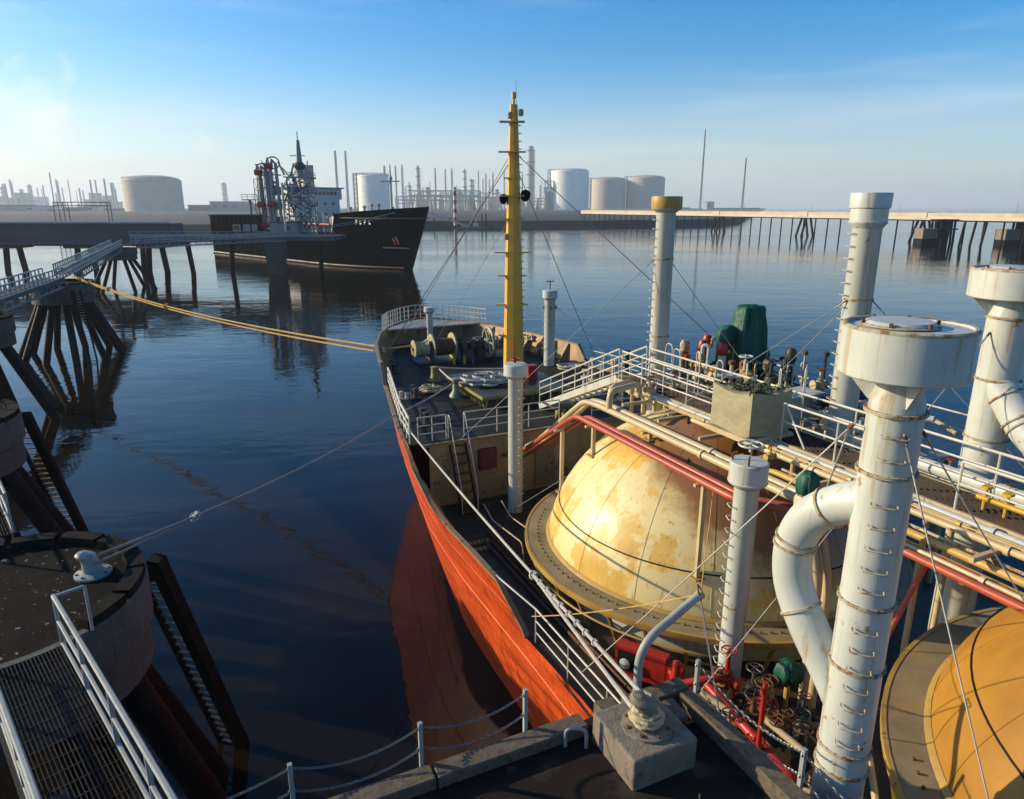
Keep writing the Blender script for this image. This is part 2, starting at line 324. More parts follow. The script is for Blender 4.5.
def shell(side):
    m = MB(); rows = []
    for y in ys:
        zt = lerp(T_ZT, y); zb = -1.0 if y <= 42.5 else (y-42.5)/4.1*8.6-0.02
        rows.append([(side*hb(y, zb+(zt-zb)*k/N), y, zb+(zt-zb)*k/N) for k in range(N+1)])
    m.add([p for r in rows for p in r], [(i*(N+1)+k, (i+1)*(N+1)+k, (i+1)*(N+1)+k+1, i*(N+1)+k+1) for i in range(len(rows)-1) for k in range(N)])
    return m
h = shell(-1); h.build('hull', 'hull_red', TANKER, label='orange red port side plating, scraped and streaked')
shell(1).build('hull', 'hull_red', TANKER)
# rubbing strake along the port side
m = MB(); m.tube([(-hb(y, 3.6)+0.012, y, 3.6) for y in ys if y < 34], 0.03, 6); m.build('rubbing_strake', 'hull_red', TANKER)
for yv in (8.6, 11.4, 14.1, 17.0, 19.9, 22.8, 25.6, 28.4, 31.2, 34.0, 36.8):
    MB().tube([(-hb(yv, z)+0.004, yv, z) for z in [0.2+i*(lerp(T_ZT, yv)-0.3)/12 for i in range(13)]], 0.008, 4).build('plate_seam', 'hull_red', TANKER)
for zv in (5.0,): MB().tube([(-hb(y, zv)+0.004, y, zv) for y in ys if y < 38 and lerp(T_ZT, y) > zv+0.1], 0.011, 4).build('plate_seam', 'hull_red', TANKER)
# bulwark lining and cap rail
for side in (-1, 1):
    m = MB(); rows = []
    for y in ys:
        if y < 14.8 or y > 46.3: continue
        zt = lerp(T_ZT, y); zd = Z_M if y < 24.25 else Z_F
        if y < 24.25: zd = Z_M
        rows.append(((side*(lerp(T_TOP, y)-0.10), y, zt), (side*(hb(y, zd)-0.10), y, zd)))
    m.add([p for r in rows for p in r], [(2*i, 2*i+1, 2*i+3, 2*i+2) for i in range(len(rows)-1)])
    m.build('bulwark_lining', 'bulwark_buff', TANKER)
    m = MB(); rows = []
    for y in ys:
        if y > 46.4 or y < 14.8: continue
        zt, t = lerp(T_ZT, y), lerp(T_TOP, y)
        rows.append([(side*(t+0.03), y, zt-0.05), (side*(t+0.03), y, zt+0.03), (side*(t-0.13), y, zt+0.03), (side*(t-0.13), y, zt-0.05)])
    m.add([p for r in rows for p in r], [(4*i+a, 4*i+(a+1) % 4, 4*i+4+(a+1) % 4, 4*i+4+a) for i in range(len(rows)-1) for a in range(4)])
    m.build('cap_rail', 'cap_rail', TANKER)
    for y in [35+1.15*i for i in range(7)]+[17+1.4*i for i in range(5)]:
        zt = lerp(T_ZT, y); zd = Z_M if y < 24.25 else Z_F
        a, b = hb(y, zd)-0.1, lerp(T_TOP, y)-0.1
        q = [(side*a, y-0.02, zd), (side*(min(a, b)-0.5), y-0.02, zd), (side*(b-0.12), y-0.02, zt-0.08), (side*b, y-0.02, zt-0.08)]
        m = MB(); m.add(q+[(x, w+0.04, z) for x, w, z in q], [(0, 1, 2, 3), (7, 6, 5, 4), (0, 4, 5, 1), (1, 5, 6, 2), (2, 6, 7, 3), (3, 7, 4, 0)])
        m.build('bulwark_stay', 'bulwark_buff', TANKER, smooth=False)
# decks
def deck(name, y0, y1, z, mt, inset=0.11, th=0.05):
    yy = [y for y in ys if y0 <= y <= y1]
    poly = [(hb(y, z)-inset, y) for y in yy]+[(-(hb(y, z)-inset), y) for y in reversed(yy)]
    return MB().prism(poly, z-th, z).build(name, mt, TANKER, smooth=False)
deck('forecastle_deck', 24.3, 45.25, Z_F, 'focsle_deck')
deck('main_deck', -14, 24.2, Z_M, 'main_deck', 0.04)
yy = [y for y in ys if 43.2 <= y <= 46.5]
poly = [(max(0.02, lerp(T_TOP, y)-0.06), y) for y in yy]+[(-max(0.02, lerp(T_TOP, y)-0.06), y) for y in reversed(yy)]
poly = [(x, y) for x, y in poly]
MB().prism(poly, 8.30, 8.40).build('bow_platform', 'platform_grey', TANKER, smooth=False)
MB().box((0, 44.2, 7.74), (4.9, 0.06, 1.08)).build('breasthook_plate', 'bulwark_buff', TANKER, smooth=False)
# forecastle bulkhead, ladder, lockers
MB().box((0, 24.25, 5.83), (13.3, 0.1, 2.66)).build('forecastle_bulkhead', 'bulwark_buff', TANKER, smooth=False)
bk = MB().box((0, 24.22, 7.13), (13.9, 0.22, 0.10)).build('bulkhead_coaming', 'cap_rail', TANKER, smooth=False)
lk = MB().box((-4.25, 24.10, 6.25), (0.75, 0.2, 0.85)).build('fire_locker', 'locker_red', TANKER, smooth=False, label='dull red locker on the forecastle bulkhead')
MB().box((-4.25, 23.995, 6.25), (0.6, 0.02, 0.7)).build('door_panel', 'locker_red', lk, smooth=False)
for x in (-1.6, 2.5):
    d = MB().box((x, 24.17, 5.6), (0.9, 0.08, 1.9)).build('door', 'cap_rail', TANKER, smooth=False)
    MB().cyl((x+0.3, 24.12, 5.6), (x+0.3, 24.02, 5.6), 0.04, n=8).build('handle', 'wire', d)
m = MB().cyl((-3.2, 24.2, 5.2), (-3.2, 23.7, 5.35), 0.16, n=12); m.tube(bend([(-3.2, 23.75, 5.35), (-3.2, 23.55, 5.35), (-3.2, 23.55, 5.0)], 0.15), 0.16, 12); m.build('vent_cowl', 'bulwark_buff', TANKER)
MB().tube([(-6.35, 24.1, 6.55), (-5.95, 24.1, 6.55)], 0.05, 8).build('lamp_bracket', 'bulwark_buff', TANKER)
ld = empty('ladder', parent=TANKER)
for x in (-5.8, -5.15):
    MB().bar((x, 24.3, 7.2), (x, 23.0, 4.5), 0.04, 0.16).build('stringer', 'steel_dark', ld, smooth=False)
    MB().tube(bend([(x, 24.35, 7.25), (x, 24.35, 8.2), (x, 24.2, 8.2), (x, 22.95, 5.5), (x, 22.95, 4.55)], 0.15), 0.022, 6).build('handrail', 'rail_white', ld)
tread = MB().box((0, 0, 0), (0.62, 0.2, 0.03)).mesh('tread', 'rust', False)
for i in range(8):
    t = (i+0.7)/8; place(tread, 'tread', ld, loc=(-5.475, 24.3-1.3*t, 7.2-2.7*t))
# railings of the ship
def edge(y0, y1, side, z, inset=0.2, n=12):
    return [(side*(hb(y0+(y1-y0)*i/n, z)-inset), y0+(y1-y0)*i/n, z) for i in range(n+1)]
railing(TANKER, [(-6.88, 14.6, 4.5), (-6.85, 4, 4.5)], 1.05, step=1.9)
MB().tube([(-7.3, 16.3, 5.78), (-6.88, 14.6, 5.55)], 0.028, 6).build('handrail', 'rail_white', TANKER)
railing(TANKER, edge(33.4, 24.5, -1, Z_F), 1.0, (1.0, 0.66, 0.33), 1.3, r=0.036, pr=0.040)
railing(TANKER, edge(33.4, 24.5, 1, Z_F), 1.0, (1.0, 0.5), 1.6)
railing(TANKER, [(-7.0, 24.45, Z_F), (-5.85, 24.45, Z_F)], 1.0, step=0.6)
railing(TANKER, [(-5.1, 24.45, Z_F), (-0.8, 24.45, Z_F)], 1.0, step=1.45)
railing(TANKER, [(0.8, 24.45, Z_F), (7.0, 24.45, Z_F)], 1.0, step=1.45)
yb = [42.6+0.3*i for i in range(14)]+[46.5]
bowpath = [(-(lerp(T_TOP, y)-0.1), y, 8.45) for y in yb]+[((lerp(T_TOP, y)-0.1), y, 8.45) for y in reversed(yb)]
railing(TANKER, bowpath, 0.95, (1.0, 0.66, 0.33), 1.5, r=0.024, pr=0.030)
railing(TANKER, [(-2.7, 43.4, 8.38), (2.9, 43.4, 8.38)], 0.6, (), 1.1, r=0.02)
# port bulwark fairlead, bitts, hawse gear
def bitts(parent, x, y, z, rz, mt='winch_dark'):
    e = empty('bitts', (x, y, z), rz, parent)
    MB().box((0, 0, 0.04), (1.1, 0.4, 0.08)).build('base_plate', mt, e, smooth=False)
    for s in (-0.32, 0.32): MB().lathe([(0.14, 0.06), (0.12, 0.4), (0.17, 0.44), (0.17, 0.50), (0.05, 0.53)], (s, 0, 0), 14).build('post', mt, e)
for a in ((-4.5, 36.6, 1.2), (-5.1, 31.0, 1.45), (4.6, 36.4, -1.2), (5.0, 32.0, -1.4), (-5.9, 27.0, 1.5), (5.6, 28.5, -1.5)): bitts(TANKER, a[0], a[1], Z_F, a[2])
for i, (x, y) in enumerate(((-4.75, 38.6), (-5.75, 30.6), (4.75, 38.4))):
    f = empty('fairlead', (x, y, Z_F+0.75 if i != 1 else Z_F+0.1), R(25), TANKER)
    MB().box((0, 0, 0.03), (0.3, 0.7, 0.06)).build('base_plate', 'winch_green', f, smooth=False)
    for s in (-0.2, 0.2): MB().lathe([(0.11, 0.05), (0.08, 0.15), (0.08, 0.2), (0.11, 0.3), (0.03, 0.32)], (0, s, 0), 12).build('roller', 'rail_white', f)

# hatch with triangular brackets
HT = empty('hatch', parent=TANKER)
MB().box((-0.67, 29.95, 7.72), (4.6, 4.75, 0.12)).build('cover', 'hatch_green', HT, smooth=False)
MB().box((-0.67, 29.95, 7.42), (4.2, 4.35, 0.46)).build('coaming', 'hatch_green', HT, smooth=False)
br = MB().add([(0, 0.02, 0.56), (0, 0.02, 0.02), (-0.27, 0.02, 0.56), (0, -0.02, 0.56), (0, -0.02, 0.02), (-0.27, -0.02, 0.56)], [(0, 1, 2), (5, 4, 3), (0, 3, 4, 1), (1, 4, 5, 2), (2, 5, 3, 0)]).mesh('bracket', 'bracket_yellow', False)
for i in range(10): place(br, 'bracket', HT, loc=(-2.76, 27.8+0.48*i, 7.1))
for i in range(10): place(br, 'bracket', HT, loc=(-2.75+0.46*i, 27.78, 7.1), rot=(0, 0, R(90)))
MB().box((-2.99, 29.95, 7.70), (0.05, 4.75, 0.13)).build('edge_strip', 'bracket_yellow', HT, smooth=False)
MB().box((-0.67, 27.56, 7.70), (4.6, 0.05, 0.13)).build('edge_strip', 'bracket_yellow', HT, smooth=False)
H2 = empty('stair_landing', parent=TANKER)
MB().box((0, 25.55, 7.66), (1.5, 1.1, 0.08)).build('top_plate', 'hatch_green', H2, smooth=False)
for i in range(5): place(br, 'bracket', H2, loc=(-0.65+0.33*i, 25.05, 7.05), rot=(0, 0, R(90)))
# mast
MA = empty('mast', parent=TANKER)
MX, MY = 0.0, 30.7
def octring(w, z, cx=MX, cy=MY): return [(cx+w*math.cos(R(22.5+45*k))*1.0, cy+w*math.sin(R(22.5+45*k))*0.85, z) for k in range(8)]
lv = [(0.52, 7.75), (0.52, 8.6), (0.41, 13.5), (0.29, 17.6), (0.21, 19.9), (0.18, 20.5)]
m = MB(); m.add([p for w, z in lv for p in octring(w, z)], [(8*i+k, 8*i+(k+1) % 8, 8*i+8+(k+1) % 8, 8*i+8+k) for i in range(len(lv)-1) for k in range(8)]+[tuple(range(40, 48))]); m.build('mast_column', 'mast_yellow', MA, smooth=False)
MB().lathe([(0.06, 0), (0.06, 0.25), (0.10, 0.27), (0.10, 0.5), (0.03, 0.55)], (MX, MY, 20.5), 10).build('masthead_light', 'mast_yellow', MA)
MB().cyl((MX+0.12, MY, 20.5), (MX+0.12, MY, 21.5), 0.012, n=6).build('aerial', 'wire', MA)
for z, w, d in ((19.75, 1.0, 0.4), (18.45, 1.1, 0.3), (17.3, 0.7, 0.2), (16.5, 1.0, 0.3), (15.45, 1.0, 0.25), (13.9, 1.45, 0.3), (12.8, 1.2, 0.25), (11.4, 1.35, 0.25), (9.9, 1.2, 0.25)):
    MB().box((MX-0.12, MY-0.1, z), (w*1.15, d, 0.06), rz=-SZ).build('step_bracket', 'mast_yellow', MA, smooth=False)
for dx, z, s in ((-0.48, 16.35, 0.78), (0.55, 16.5, 0.9)):
    q = Vector((MX+dx*0.906, MY-dx*0.423, z)); lm = MB().lathe([(0.10, -0.22), (0.24, -0.16), (0.27, 0.18), (0.24, 0.2), (0.22, 0.1), (0.0, 0.08)], (0, 0, 0), 14)
    place(lm.mesh('floodlight', 'steel_dark'), 'floodlight', MA, loc=q, rot=(R(65), 0, R(-20)), scale=(s, s, s))
for dx, z in ((-0.3, 19.85), (0.25, 20.0), (-0.5, 14.5)):
    MB().lathe([(0.09, 0), (0.12, 0.05), (0.12, 0.25), (0.04, 0.3)], (MX+dx, MY-0.25, z), 10).build('navigation_light', 'rust_flange', MA)
def rung_mesh(w=0.26, d=0.11, r=0.011):
    return MB().tube(bend([(0, -w/2, 0), (d, -w/2, 0), (d, w/2, 0), (0, w/2, 0)], 0.05, 3), r, 6)
rg_y = rung_mesh(0.32, 0.14, 0.014).mesh('rung', 'mast_yellow'); rg_w = rung_mesh().mesh('rung', 'rail_white'); rg_f = rung_mesh(0.30, 0.13, 0.012).mesh('rung', 'rust_flange')
for i in range(31):
    z = 9.4+0.34*i; w = lerp([(8.6, 0.48), (13.5, 0.38), (17.6, 0.27), (20.5, 0.17)], z)
    place(rg_y, 'rung', MA, loc=(MX+0.62*w, MY-0.68*w, z), rot=(0, 0, R(-47)))
MB().box((MX+0.45, MY-1.05, 8.15), (0.5, 0.5, 0.75)).build('junction_box', 'valve_red', MA, smooth=False)
# mast stays
def wire(parent, a, b, r=0.014, m='wire', s=0.05, name='stay_wire'): return MB().tube(sag(a, b, s, 12), r, 5).build(name, m, parent)
wire(TANKER, (0, 30.5, 18.4), (7.2, 13.0, 5.2), 0.02); wire(TANKER, (0, 30.5, 18.4), (-5.2, 36.0, 8.3), 0.02)
wire(TANKER, (0, 31.0, 18.4), (-2.6, 41.0, 8.5), 0.02); wire(TANKER, (0, 31.0, 18.4), (6.4, 33.0, 7.4), 0.018); wire(TANKER, (-0.3, 30.5, 15.5), (-1.4, 38.2, 8.6), 0.010)

# vent posts with staple rungs
def vent(name, x, y, z0, z1, r, cr, ch, ang=None, zr=None, mt='white_paint', rung=None, n=28, flanges=(), lid=False, base=0.0, **k):
    e = empty(name, parent=TANKER, **k)
    prof = [(r, z0), (r, z1-ch-0.10), (r*1.08, z1-ch-0.06)]
    MB().lathe(prof, (x, y, 0), n).build('shaft', mt, e)
    MB().lathe([(r*1.0, z1-ch-0.12), (cr, z1-ch), (cr+0.015, z1-ch+0.02), (cr+0.015, z1-ch+0.05), (cr, z1-ch+0.06), (cr, z1-0.03), (cr-0.03, z1), (cr*0.6, z1+0.01), (0, z1+0.015)], (x, y, 0), n+8).build('cap', mt, e)
    if base: MB().lathe([(r+base, z0), (r+base, z0+0.06), (r+0.01, z0+0.08), (r+0.01, z0+0.3)], (x, y, 0), n).build('base_flange', 'rust', e)
    for z in flanges: MB().lathe([(r, z-0.03), (r+0.022, z-0.03), (r+0.022, z-0.004), (r+0.012, z), (r+0.022, z+0.004), (r+0.022, z+0.03), (r, z+0.03)], (x, y, 0), n, caps=False).build('flange', 'rust_flange', e)
    if ang is not None:
        zz = zr[0]; me = rung or rg_w
        while zz < zr[1]:
            place(me, 'rung', e, loc=(x+r*0.97*math.cos(ang), y+r*0.97*math.sin(ang), zz), rot=(0, 0, ang)); zz += 0.31
    return e
A_LEFT, A_RIGHT, A_CAM = R(155), R(-25), R(-115)
def wheel(parent, c, r, mt, axis='z', tr=0.02, name='handwheel'):
    m = MB(); m.tube([(r*math.cos(2*math.pi*i/16), r*math.sin(2*math.pi*i/16), 0) for i in range(16)], tr, 6, True)
    for i in range(4): a = i*math.pi/2; m.tube([(0, 0, 0), (r*math.cos(a), r*math.sin(a), 0)], tr*0.8, 5)
    m.cyl((0, 0, -0.25*r-0.1), (0, 0, 0.05), tr*1.5, n=8)
    o = m.build(name, mt, parent); o.location = c
    if axis == 'x': o.rotation_euler = (0, R(90), 0)
    if axis == 'y': o.rotation_euler = (R(90), 0, 0)
    return o
v = vent('vent_post', -0.6, 42.1, Z_F, 9.85, 0.20, 0.34, 0.30)
v = vent('vent_post', 4.0, 34.4, Z_F, 11.5, 0.31, 0.42, 0.42, A_LEFT, (8.2, 10.8)); MB().cyl((4.0, 34.4, 11.5), (4.0, 34.4, 12.0), 0.03, n=8).build('valve_stem', 'rust', v); MB().box((4.0, 34.4, 12.0), (0.5, 0.05, 0.05)).build('valve_bar', 'rust', v)
for a in (0.3, 1.6, 2.9, 4.4, 5.4):
    m = MB(); m.tube([(0.06*math.cos(t), 0, 0.1*math.sin(t)) for t in [2*math.pi*i/10 for i in range(10)]], 0.02, 5, True)
    m.build('shackle', 'rust', v, loc=(4.0+0.36*math.cos(a), 34.4+0.36*math.sin(a), 10.55), rot=(0, 0, a+1.57))
v = vent('vent_post', -4.0, 22.0, Z_M, 10.55, 0.27, 0.43, 0.42, R(-72), (5.6, 10.0), base=0.12); wheel(v, (-4.0, 22.0, 10.72), 0.14, 'valve_red'); MB().cyl((-4.05, 22.0, 10.6), (-4.05, 22.0, 11.5), 0.025, n=6).build('indicator_rod', 'valve_red', v)
v = vent('vent_post', 1.3, 20.7, Z_M, 16.35, 0.34, 0.52, 0.42, A_LEFT, (10.6, 15.7), flanges=(11.4, 14.2)); 
MB().lathe([(0.535, 15.95), (0.545, 15.97), (0.545, 16.33), (0.535, 16.36)], (1.3, 20.7, 0), 36, caps=False).build('cap_band', 'yellow_pipe', v)
v = vent('vent_post', 1.35, 12.5, Z_M, 16.32, 0.35, 0.44, 0.72, A_LEFT, (10.4, 15.4), flanges=(13.7,), base=0.2)
MB().lathe([(0.44, 15.96), (0.475, 15.98), (0.49, 16.31), (0.475, 16.34), (0.44, 16.34)], (1.35, 12.5, 0), 36, caps=False).build('cap_band', 'white_paint', v)
v = vent('vent_post', -3.6, 10.75, Z_M, 10.6, 0.275, 0.42, 0.5, A_LEFT, (5.2, 9.8), base=0.2); wheel(v, (-3.6, 10.75, 10.98), 0.26, 'white_paint', tr=0.025)
for a in (0.7, 2.4, 3.9): MB().tube(bend([(-3.6+0.36*math.cos(a), 10.75+0.36*math.sin(a), 10.6), (-3.6+0.36*math.cos(a), 10.75+0.36*math.sin(a), 10.75), (-3.6+0.26*math.cos(a), 10.75+0.26*math.sin(a), 10.78)], 0.04), 0.025, 6).build('latch', 'rust', v)
# the big mushroom vents
def mushroom(x, y, zt, r, cr, ang, branch, low, zr, fl, lid=True, rung=rg_f, cone=True):
    e = empty('mushroom_vent', parent=TANKER)
    MB().lathe([(r*1.05, Z_M), (r*1.02, 9.0), (r, 12.0), (r*0.97, zt-1.05)], (x, y, 0), 36).build('shaft', 'white_paint', e)
    MB().lathe([(r*0.95, zt-1.06), (r*0.95, zt-0.95), (r*0.80, zt-0.80), (r*0.80, zt-0.45)], (x, y, 0), 36).build('neck', 'white_paint', e)
    MB().lathe([(cr*0.45, zt-0.62), (cr-0.02, zt-0.62), (cr, zt-0.60), (cr, zt-0.02), (cr-0.03, zt), (cr-0.05, zt-0.03), (0, zt-0.02)], (x, y, 0), 56).build('cap', 'white_paint', e)
    MB().lathe([(cr+0.004, zt-0.035), (cr+0.006, zt-0.01), (cr-0.02, zt+0.006), (cr-0.055, zt+0.002)], (x, y, 0), 56, caps=False).build('rim', 'rust_flange', e)
    MB().lathe([(0.0, zt+0.05), (cr*0.50, zt+0.045), (cr*0.54, zt+0.02), (cr*0.54, zt-0.02)], (x-0.05, y+0.08, 0), 40).build('lid', 'grey_paint', e)
    MB().lathe([(cr*0.54, zt-0.02), (cr*0.60, zt-0.015), (cr*0.60, zt-0.004), (cr*0.54, zt+0.012)], (x-0.05, y+0.08, 0), 40, caps=False).build('lid_seal', 'rust_flange', e)
    for k in range(6):
        a = k*math.pi/3+0.4; MB().box((x-0.05+cr*0.57*math.cos(a), y+0.08+cr*0.57*math.sin(a), zt+0.03), (0.035, 0.035, 0.05), rz=a).build('lid_bolt', 'rust', e)
    for k in range(3):
        a = ang+0.25+k*2*math.pi/3; q = [(r*0.8, zt-0.98), (r*1.02, zt-0.98), (cr*0.92, zt-0.61), (r*0.8, zt-0.61)]
        pts = [(x+p*math.cos(a)+o*math.sin(a), y+p*math.sin(a)-o*math.cos(a), z) for o in (-0.012, 0.012) for p, z in q]
        MB().add(pts, [(0, 1, 2, 3), (7, 6, 5, 4), (0, 4, 5, 1), (1, 5, 6, 2), (2, 6, 7, 3), (3, 7, 4, 0)]).build('gusset', 'white_paint', e, smooth=False)
    for z in fl:
        f = MB().lathe([(r, z-0.022), (r+0.034, z-0.02), (r+0.034, z-0.003), (r+0.012, z), (r+0.034, z+0.003), (r+0.034, z+0.02), (r, z+0.022)], (x, y, 0), 36, caps=False).build('flange', 'rust_flange', e)
        for k in range(18):
            a = k*math.pi/9; place(shared('bolt', lambda: MB().cyl((0, 0, -0.028), (0, 0, 0.028), 0.009, n=6).mesh('bolt', 'rust')), 'bolt', f, loc=(x+(r+0.024)*math.cos(a), y+(r+0.024)*math.sin(a), z))
    zz = zr[0]
    while zz < zr[1]:
        if min(abs(zz-z) for z in fl) > 0.06: place(rung, 'rung', e, loc=(x+r*0.99*math.cos(ang), y+r*0.99*math.sin(ang), zz), rot=(0, 0, ang))
        zz += 0.30
    if branch:
        P = smooth_path(branch, 5); br_ = MB().tube(P, low, 28).build('elbow', 'white_paint', e)
        for t in (0.20, 0.42, 0.455, 0.66):
            i = int(t*(len(P)-1)); d = (P[i+1]-P[i]).normalized(); c = P[i]
            f = MB().tube([c-d*0.02, c-d*0.018, c+d*0.018, c+d*0.02], [low*0.99, low+0.026, low+0.026, low*0.99], 28); f.build('flange', 'rust_flange', br_)
        for k in (0.1, 0.9):
            pass
    return e
mushroom(-6.54, 5.48, 14.63, 0.335, 0.735, A_CAM-0.42, [(-6.54, 5.55, 12.3), (-6.58, 6.0, 12.08), (-6.66, 6.42, 11.72), (-6.7, 6.62, 11.2), (-6.7, 6.56, 10.6), (-6.68, 6.22, 10.05), (-6.6, 5.8, 9.5), (-6.55, 5.52, 9.1)], 0.28, (5.2, 13.4), (13.55, 12.75, 10.9, 9.9, 8.55, 8.2))
mushroom(1.6, 8.9, 14.75, 0.42, 0.86, A_CAM, [(1.55, 8.9, 12.3), (1.5, 8.5, 11.9), (1.45, 8.0, 11.4), (1.4, 7.5, 11.1), (1.4, 6.9, 11.0)], 0.36, (6.0, 6.2), (13.72, 11.0, 12.35))
for tip, foot in (((-6.9, 5.75, 13.35), (-6.9, 12.1, 5.3)), ((-6.4, 5.2, 13.35), (-2.6, 5.2, 9.5)), ((-6.75, 5.18, 13.35), (-5.35, 3.6, 7.1)), ((-6.85, 5.85, 13.3), (-3.2, 9.6, 8.2)), ((1.0, 12.5, 13.7), (-4.6, 21.5, 5.0)), ((1.7, 12.4, 13.7), (5.8, 4.0, 4.7)),
                  ((1.7, 12.8, 13.7), (6.2, 15.0, 4.8)), ((1.0, 20.8, 14.2), (-5.6, 23.6, 7.4)), ((1.6, 20.8, 14.2), (6.2, 14.8, 5.0)), ((1.2, 9.0, 13.4), (-5.4, 9.7, 6.0)), ((1.9, 8.6, 13.4), (5.6, 3.0, 4.8)), ((1.2, 12.6, 13.6), (4.6, 20.0, 8.0)),
                  ((4.3, 34.2, 10.6), (6.4, 30.0, 7.4))):
    w = empty('stay', parent=TANKER); wire(w, tip, foot, 0.012, 'rail_white' if tip[0] < -6 else ('wire_light' if rnd.random() < 0.6 else 'wire'), 0.03, 'wire')
    d = (Vector(foot)-Vector(tip)).normalized(); a = Vector(tip); 
    MB().cyl(a+d*0.02, a+d*0.12, 0.024, n=6).build('shackle', 'rust', w); MB().cyl(a+d*0.14, a+d*0.38, 0.019, n=8).build('turnbuckle', 'wire_light', w)
# ---------------------------------------------------------------- tank domes
def dome(cx, cy, zr, Ro, Ri, apex, mt, seams, label):
    e = empty('tank_dome', parent=TANKER, label=label)
    hgt = apex-zr; PW = 2.35
    def rad(z): return Ri*max(0.0, 1-(max(0.0, z-zr)/hgt)**1.55)**(1/PW)
    hs = [0.0]+[math.sin(math.pi/2*i/40) for i in range(1, 41)]
    prof = [(rad(zr+hgt*f) if f < 1 else 0.0, zr+hgt*f) for f in hs]
    MB().lathe(prof, (cx, cy, 0), 96).build('dome_shell', mt, e)
    MB().lathe([(Ri-0.06, zr-0.14), (Ro-0.02, zr-0.14), (Ro, zr-0.12), (Ro, zr-0.02), (Ro-0.02, zr), (Ri-0.06, zr)], (cx, cy, 0), 96, caps=False).build('flange_plate', 'flange_plate', e)
    MB().lathe([(Ro-0.10, zr-0.17), (Ro+0.02, zr-0.17), (Ro+0.035, zr-0.14), (Ro+0.035, zr+0.012), (Ro-0.05, zr+0.012)], (cx, cy, 0), 96, caps=False).build('flange_lip', 'flange_edge', e)
    MB().lathe([(Ri+0.02, zr+0.0), (Ri+0.10, zr+0.012), (Ri+0.09, zr+0.03), (Ri-0.0, zr+0.09)], (cx, cy, 0), 96, caps=False).build('weld_bead', 'flange_edge', e)
    bolt = shared('fbolt', lambda: MB().cyl((0, 0, 0), (0, 0, 0.05), 0.028, n=6).mesh('bolt', 'rust'))
    nb = 130
    for k in range(nb):
        a = 2*math.pi*k/nb
        if math.cos(a-R(-115)) > -0.35: place(bolt, 'bolt', e, loc=(cx+(Ri+0.36)*math.cos(a), cy+(Ri+0.36)*math.sin(a), zr-0.002))
    for zs in seams:
        rr = rad(zs)
        MB().tube([(cx+(rr+0.004)*math.cos(2*math.pi*i/96), cy+(rr+0.004)*math.sin(2*math.pi*i/96), zs) for i in range(96)], 0.022, 5, True).build('seam', 'steel_dark', e)
    for k in range(16):
        a = 2*math.pi*k/16+0.1
        pts = [(cx+rad(zr+hgt*f)*math.cos(a), cy+rad(zr+hgt*f)*math.sin(a), zr+hgt*f) for f in hs[:34]]
        MB().tube(pts, 0.009, 4).build('seam', mt, e)
    # skirt, legs and toe rail beneath the flange
    MB().lathe([(Ri-0.25, Z_M), (Ri-0.25, zr-0.1)], (cx, cy, 0), 72, caps=False).build('skirt', 'rail_white', e)
    nl = 34; leg = shared(('dleg', zr), lambda: MB().bar((-0.45, 0, Z_M), (0.05, 0, zr-0.16), 0.07, 0.10).mesh('support_leg', 'flange_edge', False))
    for k in range(nl):
        a = 2*math.pi*k/nl+0.05
        if math.cos(a-R(-140)) > -0.3: place(leg, 'support_leg', e, loc=(cx+(Ro-0.15)*math.cos(a), cy+(Ro-0.15)*math.sin(a), 0), rot=(0, 0, a))
    MB().tube([(cx+(Ro-0.2)*math.cos(2*math.pi*i/96), cy+(Ro-0.2)*math.sin(2*math.pi*i/96), zr-0.62) for i in range(96)], 0.035, 6, True).build('lower_ring', 'flange_edge', e)
    return e
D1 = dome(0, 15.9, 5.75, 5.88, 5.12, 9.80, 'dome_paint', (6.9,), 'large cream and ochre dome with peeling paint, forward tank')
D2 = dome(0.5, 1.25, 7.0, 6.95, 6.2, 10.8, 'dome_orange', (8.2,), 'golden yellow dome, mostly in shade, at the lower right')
for k in range(9):
    a = R(-176+9*k); MB().tube([(0.5+6.28*math.cos(a)+0.05*math.cos(t)*math.sin(a), 1.25+6.28*math.sin(a)-0.05*math.cos(t)*math.cos(a), 7.25+0.06*math.sin(t)) for t in [2*math.pi*i/8 for i in range(8)]], 0.012, 5, True).build('lifting_eye', 'rust', D2)
def dome_z(x, y): return 5.75+4.05*max(0.0, 1-(math.hypot(x, y-15.9)/5.12)**2.35)**(1/1.55)

# ---------------------------------------------------------------- catwalk over the domes
CW = empty('catwalk', parent=TANKER); zc_ = 10.0
for x in (-0.62, 0.57): MB().box((x, 7.0, zc_-0.09), (0.07, 27.0, 0.2)).build('side_beam', 'cream_pipe', CW, smooth=False)
g = MB()
for i in range(11): g.box((-0.53+0.102*i, 7.0, zc_+0.0), (0.014, 27.0, 0.04))
for i in range(23): g.box((-0.02, -6.3+1.2*i, zc_-0.04), (1.15, 0.05, 0.04))
g.build('grating', 'main_deck', CW, smooth=False, kind='stuff')
for y in (19.0, 12.3, 8.6, 4.0, 0.0, -4.0):
    for x in (-0.5, 0.45):
        z0 = dome_z(x, y)-0.02 if abs(y-15.9) < 4.9 else Z_M
        MB().cyl((x, y, z0), (x, y, zc_-0.18), 0.07, n=10).build('support', 'cream_pipe', CW)
railing(TANKER, [(-0.62, 12.7, zc_), (-0.62, 9.3, zc_)], 1.05, (1.0, 0.55), 1.7, r=0.026, pr=0.026)
railing(TANKER, [(-0.62, 8.0, zc_), (-0.62, -6, zc_)], 1.05, (1.0, 0.55), 1.7, r=0.026, pr=0.026)
railing(TANKER, [(0.57, 20.2, zc_), (0.57, -6, zc_)], 1.05, (1.0, 0.66, 0.33), 1.7, r=0.026, pr=0.026)
